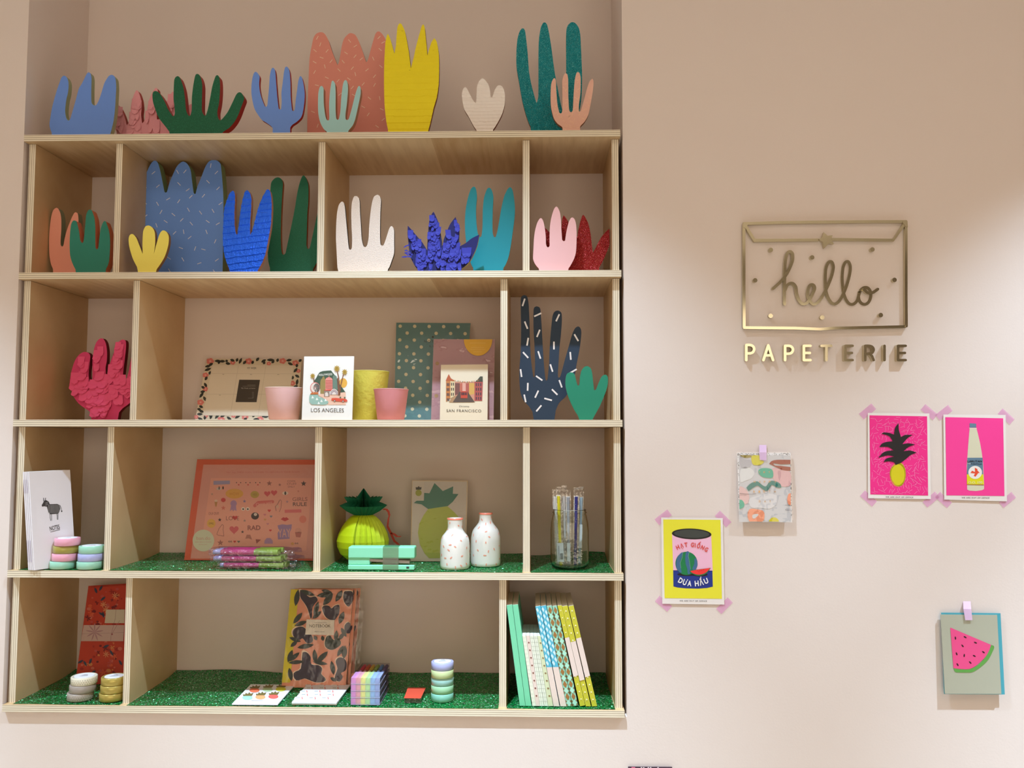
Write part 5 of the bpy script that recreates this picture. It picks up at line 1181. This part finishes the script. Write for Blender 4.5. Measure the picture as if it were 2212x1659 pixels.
for i, (lb, s, c, dep_, pt) in enumerate(bk):
    C = [vb.at(OX+p[0]/K, OY+p[1]/K) for p in P(s)]
    for j in (2, 3): C[j].z = max(C[j].z, z4)
    ax = (C[0]-C[3]); e = .0006
    t = thing('slim_book', lb, 'book', ((C[2].x+C[3].x)/2, BY, z4), 'row of slim books leaning left')
    cv = M(c, .5)
    b = MB(); b.pbox(C[3], C[2]-C[3], C[0]-C[3], (0, dep_, 0), 0, [0, 0, 0, 0, 0, 1]); b.f = b.f
    b.v[2] = C[1]; b.v[6] = C[1]+V((0, dep_, 0)); b.build('cover', [cv, M('f4f2e8', .7)], t)
    a = Art(mp=quadmap(C[0], C[1], C[2], C[3], (0, -1, 0)), base=.0003); L = ax.length; wv = (C[1]-C[0]).length
    if pt == 'lines':
        for j in range(17): a.poly([(0, .03+j*.057), (.85, .032+j*.057), (.85, .034+j*.057), (0, .032+j*.057)], 'a8ac98', 1)
    if pt == 'grid':
        for j in range(16): a.poly([(0, .03+j*.06), (1, .032+j*.06), (1, .035+j*.06), (0, .033+j*.06)], 'a8ac98', 1)
        a.poly([(.46, 0), (.52, 0), (.52, 1), (.46, 1)], 'b8bca8', 1)
    if pt in ('pdots', 'gdots'):
        for j in range(8):
            v = .1+j*.108; a.poly([((.5 if pt == 'pdots' else .6)+.24*math.cos(w), v+.24*wv/L*math.sin(w)) for w in [math.pi*2*k/10 for k in range(10)]], '8a5448' if pt == 'pdots' else '947850', 1)
    if pt == 'blue':
        n_ = 9
        for j in range(n_):
            v0 = .01+j*.067
            for u0, m_ in ((.28, 0), (.78, .5)):
                vv = v0+.067*m_
                if vv+.06 > .62: continue
                a.poly([(u0-.26, vv+.02), (u0+.02, vv), (u0+.24, vv+.03), (u0+.04, vv+.055)], 'd4f0f4', 1)
        a.poly([(0, .61), (1, .612), (1, 1), (0, 1)], 'f0dcd0', 3)
    if pt == 'brown':
        n_ = 8
        for j in range(n_):
            v = .045+j*.123
            a.poly([(.5, v-.036), (.88, v), (.5, v+.036), (.12, v)], 'a8743c', 1)
            a.poly([(.5, v+.028), (.95, v+.062), (.5, v+.096), (.05, v+.062)], 'b4ecd4', 1)
            for sx_ in (0, 1): a.poly([(sx_, v+.03), (.5+(sx_-.5)*.45, v+.045), (sx_, v+.058)], '8a7040', 2); a.poly([(sx_, v+.068), (.5+(sx_-.5)*.45, v+.08), (sx_, v+.096)], '8a7040', 2)
    if pt == 'yel':
        for j in range(13):
            v = .05+j*.0735; a.poly([(.5+.15*math.cos(w), v+.15*wv/L*math.sin(w)) for w in [math.pi*2*k/10 for k in range(10)]], 'fbf8c0', 2)
            a.poly([(.0, v+.02), (.46, v), (.5, v), (.06, v+.024)], 'e2de74', 1); a.poly([(.54, v), (.94, v+.04), (1, v+.04), (.58, v)], 'e2de74', 1)
        o_ = (.0, .035, 0.)[i-11]
        a.poly([(0, .325+o_), (1, .318+o_), (1, .70+o_), (0, .71+o_)], 'f0dcd2', 4)
    if a.b.f: a.build('spine_print', t)
# ================================================================== wall: brass sign
BR = M('d4ccb0', .10, metal=.95, key='brass'); K = 4.485; OX, OY = 1560, 440
DEP = .009
def strokes(b, polys, w, y0, dep, px=True, sm=True, ends=True, n=5):
    """ribbon of metal with square section following centre lines on the wall"""
    pl = vert(y0)
    for ip, pts in enumerate(polys):
        pl = vert(y0+.00015*ip); s = smooth(pts, n, closed=False) if sm else [V(p[:2]) for p in pts]
        L = [pl.at(p[0], p[1]) for p in s]; k = (pl.at(s[0][0]+10, s[0][1])-pl.at(s[0][0], s[0][1])).length/10*w/2
        lf, rg = [], []
        for i, p in enumerate(L):
            d = (L[min(i+1, len(L)-1)]-L[max(i-1, 0)]).normalized(); nn_ = V((-d.z, 0, d.x))
            if 0 < i < len(L)-1:
                d1 = (L[i]-L[i-1]).normalized(); c = max(.5, abs(d.dot(d1)))
            else: c = 1
            lf.append(p+nn_*k/c); rg.append(p-nn_*k/c)
        if ends:
            d = (L[1]-L[0]).normalized(); nn_ = V((-d.z, 0, d.x)); e0 = [L[0]-nn_*k*math.cos(a)*1-d*k*math.sin(a) for a in [math.pi*j/6 for j in range(1, 6)]]
            d = (L[-1]-L[-2]).normalized(); nn_ = V((-d.z, 0, d.x)); e1 = [L[-1]+nn_*k*math.cos(a)+d*k*math.sin(a) for a in [math.pi*j/6 for j in range(1, 6)]]
        else: e0 = e1 = []
        for i in range(len(L)-1):
            so = V((0, .00003*i, 0)); q = b.vs([lf[i]+so, lf[i+1]+so, rg[i+1]+so, rg[i]+so]); r_ = b.vs([V(v)+V((0, dep, 0)) for v in (lf[i], lf[i+1], rg[i+1], rg[i])])
            b.face((q, q+1, q+2, q+3)); b.face((q, q+1, r_+1, r_)); b.face((q+3, q+2, r_+2, r_+3))
        for ring in ([rg[0]]+e0+[lf[0]], [lf[-1]]+e1+[rg[-1]]):
            q = b.vs(ring); r_ = b.vs([v+V((0, dep, 0)) for v in ring]); m = len(ring); b.face(range(q, q+m))
            for i in range(m-1): b.face((q+i, q+i+1, r_+i+1, r_+i))
Zs = lambda s: Zm(s, OX, OY, K)
t = thing('envelope_sign', 'brass envelope outline with a star on its flap, mounted on the wall', 'sign', vert(WY).at(1783, 595))
b = MB()
strokes(b, [Zs('212,195! 212,600! 214,1200!'), Zs('214,1200! 450,1203! 700,1205! 950,1215! 1090,1205! 1780,1190!'), Zs('1786,1190! 1783,900! 1783,175!'),
            Zs('1790,172! 1500,172! 1000,176! 600,180! 205,192!'), Zs('222,205! 315,355! 600,353! 940,350!'), Zs('1060,345! 1660,352! 1778,180!')], 6.0, WY-DEP-.001, DEP, sm=False, ends=False)
for s in ('205,185 240,190 250,200 230,240 205,230', '1755,165 1795,165 1800,225 1780,225 1750,180', '204,1190 226,1190 226,1212 204,1212', '1775,1180 1795,1180 1795,1198 1775,1198'):
    pl = vert(WY-DEP-.0017); b.prism([pl.at(p[0], p[1]) for p in Zs(s)][::-1], (0, DEP, 0))
b.build('envelope_outline', BR, t)
b = MB(); pl = vert(WY-DEP-.003); b.prism([pl.at(p[0], p[1]) for p in Zs('985,275 1020,310 1070,305 1058,345 1082,392 1035,385 992,430 975,370 935,345 970,325')][::-1], (0, DEP+.002, 0)); b.build('star', BR, t)
t = thing('hello_lettering', 'brass handwritten word hello inside the envelope outline', 'sign', vert(WY).at(1783, 620))
b = MB()
strokes(b, [Zs('495,822 560,762 620,690 662,610 685,540 682,480 652,462 626,495 612,580 608,720 607,860 607,972'),
            Zs('612,835 635,785 680,770 715,805 725,870 745,930 780,968 820,962 855,920 885,860 900,815 885,785 855,788 837,830 835,890 858,945 895,972 940,945 985,880 1030,790 1068,690 1083,610 1068,562 1038,562 1012,620 1005,720 1010,830 1032,905 1065,955 1102,968 1145,935 1182,870 1215,785 1243,680 1250,605 1232,558 1203,562 1180,615 1172,720 1182,840 1207,920 1242,965 1282,968 1318,935 1335,880 1352,835 1385,808 1425,812 1450,850 1450,905 1430,950 1392,970 1352,950 1334,900 1340,850'),
            Zs('1378,832 1410,862 1460,860 1508,828')], 6.2, WY-DEP-.001, DEP)
b.build('script', BR, t)
for s, lb in (('472,447', 'small brass dot at the upper left inside the envelope'), ('872,520', 'small brass dot above the letters e and l'), ('1456,443', 'small brass dot at the upper right, below the flap'), ('320,742', 'small brass dot at the left edge beside the h'),
              ('1670,738', 'small brass dot at the right edge beside the o'), ('470,1086', 'small brass dot at the lower left, shining white'), ('970,1102', 'small dark brass dot at the lower middle under hello'), ('1537,1079', 'small dark brass dot at the lower right corner')):
    p = Zs(s)[0]; c = vert(WY-DEP-.001).at(p[0], p[1]); R = .0052
    t = thing('brass_dot', lb, 'sign dot', (c.x, WY, c.z), 'brass confetti dots in the envelope')
    b = MB(); b.prism([c+V((R*math.cos(w), 0, R*math.sin(w))) for w in [2*math.pi*k/24 for k in range(24)]], (0, DEP+.001, 0)); b.build('disc', BR, t)
LET = [('P', 222, 322), ('A', 388, 505), ('P', 598, 698), ('E', 780, 868), ('T', 952, 1070), ('E', 1182, 1276), ('R', 1374, 1480), ('I', 1573, 1573), ('E', 1692, 1790)]
GL = {'P': [[(0, 1), (0, 0)], [(0, 0), (.5, 0), (.85, .08), (1, .27), (.85, .47), (.5, .55), (0, .55)]],
      'A': [[(0, 1), (.5, 0)], [(.5, 0), (1, 1)], [(.2, .68), (.8, .68)]],
      'E': [[(0, 0), (0, 1)], [(0, 0), (1, 0)], [(0, .5), (.9, .5)], [(0, 1), (1, 1)]], 'T': [[(0, 0), (1, 0)], [(.5, 0), (.5, 1)]],
      'R': [[(0, 1), (0, 0)], [(0, 0), (.5, 0), (.85, .08), (1, .27), (.85, .47), (.5, .55), (0, .55)], [(.5, .55), (.8, .72), (1, 1)]], 'I': [[(0, 0), (0, 1)]]}
LL = ['first letter P of PAPETERIE, pale bright brass', 'letter A of PAPETERIE, pale bright brass', 'second letter P of PAPETERIE, pale bright brass', 'first letter E of PAPETERIE, in half shine', 'letter T of PAPETERIE, dark brass', 'second letter E of PAPETERIE, between T and R', 'letter R of PAPETERIE, dark brass', 'letter I of PAPETERIE, dark brass', 'last letter E of PAPETERIE at the right end']
for (ch, a0, a1), lb in zip(LET, LL):
    y0, y1 = 1377-(0 if a0 > 250 else 8), 1515
    if ch == 'A': y0 = 1372
    ps = [[(OX+(a0+12+(a1-a0-24)*u)/K if a1 > a0 else OX+a0/K, OY+(y0+(y1-y0)*v)/K, False) for u, v in st] for st in GL[ch]]
    c = vert(WY).at(OX+(a0+a1)/2/K, OY+1440/K)
    t = thing('metal_letter', lb, 'letter', c, 'brass capital letters under the envelope')
    b = MB()
    for ii, st in enumerate(ps): strokes(b, [st], 5.6, WY-.013+.00015*ii, .013-.00015*ii, sm=len(st) > 4, n=4)
    b.build('letter_'+ch.lower(), BR, t)

# ================================================================== wall prints
PKT = tape_mat('f4a8dc', 'pink_tape', .5)
def riso(label, OX, OY, K, paper, inner, ink, tapes, bow=.004):
    Z2 = lambda s: [(OX+p[0]/K, OY+p[1]/K) for p in P(s)]
    pl = vert(WY-.003); pp = Z2(paper); C = [pl.at(*p) for p in pp]; c = sum(C, V((0, 0, 0)))/4
    t = thing('art_print', label, 'print', (c.x, WY, c.z), 'risograph prints taped to the wall')
    b = MB(); b.prism([C[3], C[2], C[1], C[0]], (0, .0006, 0)); b.build('paper', M('f3ebe6', .6), t)
    a = Art(pl, base=.0002); a.poly(Z2(inner), ink, 1)
    b = MB(); pt = vert(WY-.0038)
    for (x, y, an) in tapes:
        X, Y = OX+x/K, OY+y/K; ca, sa = math.cos(math.radians(an)), math.sin(math.radians(an)); L, w = 17.5, 8
        q = [(X+u*ca+v*sa, Y-u*sa+v*ca) for u, v in ((-L, w), (L, w), (L, -w), (-L, -w))]
        b = MB(); f = []
        for (u, v) in q:
            ins = inside([(p[0], p[1]) for p in pp], u, v); f.append(vert(WY-.0042 if ins else WY-.0012).at(u, v))
        b.poly(f); b.build('corner_tape', PKT, t, normals=False)
    return t, a, Z2
CAP = lambda a, x0, y0, x1, y1, OX, OY, K: a.text('WE ARE OUT OF OFFICE', OX+x0/K, OY+y0/K, OX+x1/K, OY+y1/K, 2.6, '2c2a2c', 2, bold=.015, spacing=1.2)
# pineapple
OX, OY, K = 1840, 870, 6.911
t, a, Z2 = riso('hot pink print of a yellow pineapple with black leaves', OX, OY, K, '240,152 1158,160 1182,1438 245,1425', '265,188 1124,203 1140,1386 278,1368', M('f8288c', .6), [(235, 130, 40), (1155, 140, -40), (250, 1430, -42), (1185, 1445, 40)])
ra = random.Random(9); inn = [p[:2] for p in P('275,200 1118,213 1132,1378 286,1360')]
pts = []
while len(pts) < 330:
    x, y = ra.uniform(280, 1125), ra.uniform(200, 1370)
    if all((x-u)**2+(y-w)**2 > 33**2 for u, w in pts): pts.append((x, y))
    elif ra.random() < .002: break
for x, y in pts:
    an = math.radians(ra.uniform(0, 180)); L = 32; e = [(x-L*math.cos(an), y-L*math.sin(an)), (x+L*math.cos(an), y+L*math.sin(an))]
    if all(inside(inn, *q) for q in e): a.line([(OX+u/K, OY+v/K) for u, v in e], .75, 'ff8ac4', 2)
a.poly(Z2('650,930 600,960 570,1020 572,1080 600,1160 650,1225 710,1248 755,1230 790,1160 805,1080 800,990 770,930 740,900 690,905'), 'ddcf10', 3)
for k in range(56):
    w = 2*math.pi*k/56; x, y = 688+112*math.cos(w), 1075+168*math.sin(w); a.dash(OX+x/K, OY+y/K, -math.degrees(w), 3.2, .9, 'ddcf10', 3)
pts = smooth([(OX+p[0]/K, OY+p[1]/K, p[2]) for p in P('700,305! 702,400 735,512! 800,480 912,480! 830,530 755,618! 850,605 948,625! 850,660 772,725! 870,712 968,745! 880,780 820,830 770,870 735,895! 655,930! 630,890 560,875 472,885! 520,830 635,803! 540,785 395,822! 460,750 530,720 622,710! 540,660 412,662! 450,610 520,585 612,575! 560,500 445,462! 480,443 560,450 630,475! 640,400 660,350')], 3)
a.poly(pts, '1c1618', 5); CAP(a, 505, 1415, 918, 1420, OX, OY, K); a.build('ink', t)
# bottle
OX, OY, K = 2010, 870, 6.911
t, a, Z2 = riso('hot pink print of a pale bottle with blue and yellow label', OX, OY, K, '192,175 1122,182 1142,1472 205,1445', '222,215 1085,232 1105,1392 238,1382', M('ff3f9c', .6), [(200, 150, 38), (1130, 205, -42), (195, 1450, -42), (1150, 1450, 40)])
a.poly(Z2('585,375 685,375 705,450 740,600 765,740 785,900 800,1200 800,1290 770,1305 680,1318 580,1312 548,1295 545,1200 540,950 555,750 570,550'), 'dedabe', 2)
a.poly(Z2('585,305 682,312 682,372 585,370'), '64849a', 3); a.line(Z2('575,376 692,380'), 1.2, 'f4e8e0', 3)
a.poly(Z2('552,822 778,820 787,1068 543,1068'), '64849a', 3); a.poly(Z2('543,1066 787,1066 798,1220 545,1220'), 'e8e010', 3); a.line(Z2('545,1222 798,1228'), 1.2, 'a85c40', 4)
a.ell(OX+667/K, OY+1040/K, 102/K, 98/K, 'f6f0ea', 4, n=32)
a.poly(Z2('662,970 705,992 697,1005 735,1048 712,1050 672,1105 645,1090 665,1055 597,1048 620,1015 665,1035'), 'f0502c', 5)
T2 = lambda s, x0, y0, x1, y1, h, c, b_=0.: a.text(s, OX+x0/K, OY+y0/K, OX+x1/K, OY+y1/K, h/K, c, 5, bold=b_)
T2('LARUTAN', 555, 887, 770, 888, 30, '20242c', .02); T2('RAKITIGA', 605, 922, 768, 926, 22, '20242c', .01); T2('cap', 555, 912, 600, 914, 16, 'f4f0ea'); T2('O.O. 100', 565, 1205, 775, 1205, 34, 'f6f2b0', .02)
CAP(a, 465, 1425, 880, 1430, OX, OY, K); a.build('ink', t)
# tin
OX, OY, K = 1400, 1090, 6.911
t, a, Z2 = riso('yellow print of a pink and blue tin with a watermelon', OX, OY, K, '195,192 1115,202 1138,1492 212,1480', '226,222 1080,228 1102,1406 246,1396', M('f0e834', .6), [(225, 190, 38), (1120, 215, -45), (230, 1480, -40), (1140, 1510, 45)])
a.poly(Z2('358,440 942,455 965,990 375,985'), 'f8c0da', 2); a.poly(Z2('374,980 960,985 966,1225 880,1245 740,1255 560,1250 440,1238 378,1222'), '16308c', 2)
a.ell(OX+650/K, OY+438/K, 295/K, 80/K, '1a1618', 3, a=-2, n=40); a.ell(OX+650/K, OY+436/K, 262/K, 62/K, '3e423e', 4, a=-2, n=40)
a.ell(OX+575/K, OY+1042/K, 142/K, 24/K, '15141c', 3); a.ell(OX+780/K, OY+1045/K, 110/K, 28/K, '15141c', 3)
a.ell(OX+573/K, OY+878/K, 165/K, 174/K, '0c8048', 4, n=40)
for s in ('455,760 515,710 510,760 480,850 490,960 495,1020 430,960 420,850', '570,705 610,705 600,760 610,850 630,950 640,1000 600,1040 585,960 560,880 555,780', '700,800 735,860 735,920 700,980 660,960 690,880'): a.poly(smooth([(OX+p[0]/K, OY+p[1]/K, False) for p in P(s)], 3), '3c6c94', 5)
for s in ('515,710 510,790 480,870 490,950', '612,710 600,770 620,860 632,960'): a.line(Z2(s), .5, '90c4b0', 6)
a.poly(smooth([(OX+p[0]/K, OY+p[1]/K, p[2]) for p in P('610,985! 640,1020 720,1060 810,1055 880,1020 935,945!')], 3), '2c7a4c', 6)
a.poly(smooth([(OX+p[0]/K, OY+p[1]/K, p[2]) for p in P('630,990! 660,1020 740,1045 820,1035 880,1000 925,945!')], 3), 'fa3434', 7)
for x, y in ((740, 990), (770, 985), (800, 982), (830, 972), (760, 1002)): a.ell(OX+x/K, OY+y/K, .6, .6, '5c1c20', 8, n=8)
def arc(s, pts, h, c, bold):
    n = len(s); cum = [0]
    for p, q in zip(pts, pts[1:]): cum.append(cum[-1]+math.hypot(q[0]-p[0], q[1]-p[1]))
    wd = [(.5 if ch in ' I' else 1) for ch in s]; tot = sum(wd); acc = 0
    def at(d):
        for i in range(len(cum)-1):
            if d <= cum[i+1] or i == len(cum)-2:
                f = (d-cum[i])/(cum[i+1]-cum[i]); return (pts[i][0]+(pts[i+1][0]-pts[i][0])*f, pts[i][1]+(pts[i+1][1]-pts[i][1])*f)
    for ch, w in zip(s, wd):
        a0, a1 = (acc+.1*w)/tot*cum[-1], (acc+w-.12*w)/tot*cum[-1]; acc += w
        if ch == ' ': continue
        p, q = at(a0), at(a1)
        if ch == 'I': m_ = ((p[0]+q[0])/2, (p[1]+q[1])/2); p = (m_[0]-.8, m_[1]); q = (m_[0]+.8, m_[1])
        a.text(ch, p[0], p[1], q[0], q[1], h, c, 6, bold=bold)
arc('HẠT GIỐNG', [(p.x, p.y) for p in smooth([(OX+x/K, OY+y/K, False) for x, y in ((430, 678), (520, 640), (640, 628), (780, 660), (880, 712))], 5, False)], 9.6, 'e04438', .03)
arc('DƯA HẤU', [(p.x, p.y) for p in smooth([(OX+x/K, OY+y/K, False) for x, y in ((435, 1150), (540, 1200), (660, 1218), (790, 1205), (915, 1160))], 5, False)], 11.5, 'f4f4f6', .035)
CAP(a, 470, 1445, 878, 1450, OX, OY, K); a.build('ink', t)

# birthday card
OX, OY, K = 1560, 940, 7.539; Z2 = lambda s: [(OX+p[0]/K, OY+p[1]/K) for p in P(s)]
def wallcard(label, quad, yb, yt, mats):
    """hangs by its tape: top near the wall, bottom standing off"""
    z0, z1 = vert(WY).at(1650, quad[2][1]).z, vert(WY).at(1650, quad[0][1]).z
    pl = tilt(z0, yb, z1, yt); C = [pl.at(*p) for p in quad]; c = sum(C, V((0, 0, 0)))/4
    t = thing('greeting_card', label, 'card', (c.x, WY, c.z), 'greeting cards hung on the wall with washi tape'); return t, pl, C
q = [p for p in Z2('245,285 1115,285 1138,1420 278,1412')]
t, pl, C = wallcard('birthday card with abstract brush shapes in a clear sleeve, taped at the top', q, WY-.012, WY-.0075, None)
b = MB(); b.prism([C[3], C[2], C[1], C[0]], -pl.n*.0008); b.build('patterned_envelope', M('f0ecec', .6), t)
a = Art(pl, base=.0002); ra = random.Random(12)
for i in range(150):
    e = ra.random(); 
    if e < .5: x, y = ra.uniform(255, 1108), ra.uniform(292, 325)
    elif e < .75: v = ra.random(); x, y = 250+v*28+ra.uniform(0, 16), 300+v*1080
    else: v = ra.random(); x, y = 1118+v*16-ra.uniform(0, 10), 340+v*1060
    a.dash(OX+x/K, OY+y/K, ra.uniform(0, 180), ra.uniform(.8, 2.2), .9, '2e2c30', 1)
a.build('speckle_pattern', t)
b = MB(); f = [pl.at(*p, .0022) for p in Z2('280,1415 1118,1418 1112,328 282,325')]; b.prism(f, -pl.n*.0016); b.build('card', M('cfcccd', .5), t)
a = Art(pl, base=.0025); PS = lambda s, c, l=1: a.poly([(p.x, p.y) for p in smooth([(OX+p[0]/K, OY+p[1]/K, p[2]) for p in P(s)], 3)], c, l)
PS('285,340 360,390 480,420 440,530 330,540 290,480', 'b8b4b8'); PS('300,560 420,520 520,600 480,700 380,740 300,760', 'e0dedc')
PS('430,1050 600,980 800,950 900,1000 880,1130 760,1200 600,1180 480,1180', 'dcd8d8'); PS('820,540 960,560 1110,600 1112,810 1000,840 900,800 830,700', 'e0b0b0'); PS('282,840 360,860 430,950 440,1060 400,1120 300,1100 282,1000', 'e4bcb8')
PS('282,325! 480,325! 480,350 400,370 330,355', '9c8a3c', 2); PS('480,340 520,325! 610,328! 640,400 680,430 640,475 570,490 500,475 475,400', 'd8cc20', 3)
PS('765,465! 810,420 900,402 1112,402! 1112,470! 950,475 830,472 960,500 1112,520! 1112,580! 1000,570 900,530', '9c3c20', 3)
PS('590,575 640,540 740,538 810,560 832,620 820,690 740,695 660,680 600,630', '3cac8c', 3)
PS('395,855! 460,790 540,755 590,760 650,810 705,835 740,800 770,755 820,742 900,762 950,800 962,850 940,858! 890,850 840,820 800,815 770,860 740,900 700,903 650,870 590,825 560,825 500,860 430,912!', '2a7c72', 4)
PS('282,1060 320,1055 360,1110 350,1170 300,1200 282,1200', '48b090', 3); PS('420,1250 460,1200 560,1205 660,1230 690,1290 680,1380 650,1408! 440,1405! 415,1330', 'f49a74', 3); PS('490,1310 530,1285 590,1290 560,1330 510,1362', 'd6d0ce', 4)
PS('755,1405! 800,1350 860,1340 910,1370 925,1408!', 'dccc1c', 3); PS('1118,945! 1080,960 1060,1040 1075,1120 1118,1145!', 'f4926c', 3)
a.line(Z2('282,948 420,960 480,965 555,955'), .8, '6a5058', 4); a.line(Z2('282,975 400,978'), .6, '8a6a70', 4); a.line(Z2('1025,1140 1112,1142'), .8, '5a5058', 4); a.line(Z2('1112,1205 1040,1205 1030,1218 1050,1225 1112,1225'), .7, '5a5058', 4)
for s, xs, y in (('VERY', (), 0), ('HAPPY', (528, 614, 692, 775, 865), 775), ('BIRTH', (520, 605, 685, 773, 860), 935), ('DAY', (612, 698, 780), 1093), ('YEY', (608, 686, 768), 615)):
    for ch, x in zip(s, xs): a.text(ch, OX+(x-14)/K, OY+y/K, OX+(x+14)/K, OY+y/K, 4.6 if y != 615 else 3.5, M('c8a070', .3, metal=.7), 5, bold=.02)
a.build('printed_picture', t); sleeve(C, pl, t, .002, .004, 'shiny')
TP = tape_mat('e8c4e6', 'lilac_tape', .88)
pf = vert(WY-.0014); b = MB()
top = [pf.at(*p) for p in Z2('605,160 720,160')]; mid = [pl.at(*p, .0045) for p in Z2('605,280 722,280')]; bot = [pl.at(*p, .0052) for p in Z2('610,405 722,412')]
b.poly([mid[0], mid[1], top[1], top[0]]); b.poly([bot[0], bot[1], mid[1], mid[0]]); b.build('washi_strip', TP, t, normals=False)
# watermelon card
OX, OY, K = 2000, 1290, 6.635; Z2 = lambda s: [(OX+p[0]/K, OY+p[1]/K) for p in P(s)]
t, pl, C = wallcard('grey card with a pink watermelon slice over a turquoise envelope', Z2('220,222 1070,230 1132,1395 262,1388'), WY-.0115, WY-.0075, None)
b = MB(); b.prism([C[3], C[2], C[1], C[0]], -pl.n*.0008); b.build('turquoise_envelope', M('4ca8b8', .6), t)
b = MB(); f = [pl.at(*p, .0024) for p in Z2('276,1384 1082,1388 1022,256 212,250')]; b.prism(f, -pl.n*.0018); b.build('card', M('b4b4a0', .6), t)
a = Art(pl, base=.0027)
PS('398,1015! 480,1030 600,1032 720,990 820,900 900,780 935,685! 975,700 975,740 900,890 800,990 700,1060 640,1080 440,1078 408,1055', '64a44c', 1)
a.poly([(p.x, p.y) for p in smooth([(OX+p[0]/K, OY+p[1]/K, p[2]) for p in P('350,435! 935,683! 900,780 850,860 780,930 700,995 620,1030 500,1030 396,1018!')], 3)], 'f0508c', 2)
for x, y, an in ((424, 587, 95), (563, 573, -30), (711, 652, -25), (526, 698, -50), (441, 812, -70), (550, 836, 85), (694, 842, -30), (825, 788, -35), (636, 937, -45), (455, 967, -60)): a.ell(OX+x/K, OY+y/K, 3.6, 1.6, '3c1420', 3, a=an, n=12)
a.build('printed_picture', t)
b = MB(); top = [pf.at(*p) for p in Z2('535,60 640,60')]; mid = [pl.at(*p, .005) for p in Z2('538,168 650,170')]; bot = [pl.at(*p, .006) for p in Z2('565,330 668,328')]
b.poly([mid[0], mid[1], top[1], top[0]]); b.poly([bot[0], bot[1], mid[1], mid[0]]); b.build('washi_strip', TP, t, normals=False)
# top edge of a dark patterned card, mostly below the picture
pl = vert(WY-.006); C = [pl.at(*p) for p in ((1357, 1656.6), (1452, 1657.4), (1452, 1760), (1357, 1760))]
t = thing('greeting_card', 'thin dark card top edge peeking in at the bottom of the picture', 'card', (C[0].x, WY, C[3].z), 'greeting cards hung on the wall with washi tape')
b = MB(); b.prism([C[3], C[2], C[1], C[0]], (0, .003, 0)); b.build('card', M('4a3440', .6), t)
a = Art(pl, base=.0003); a.poly([(1364, 1657), (1372, 1657), (1372, 1680), (1364, 1680)], 'e87898', 1)
for x in (1384, 1389, 1399, 1404, 1420): a.poly([(x, 1657.2), (x+3, 1657.2), (x+3, 1680), (x, 1680)], 'e8e0e0', 1)
a.build('printed_picture', t)
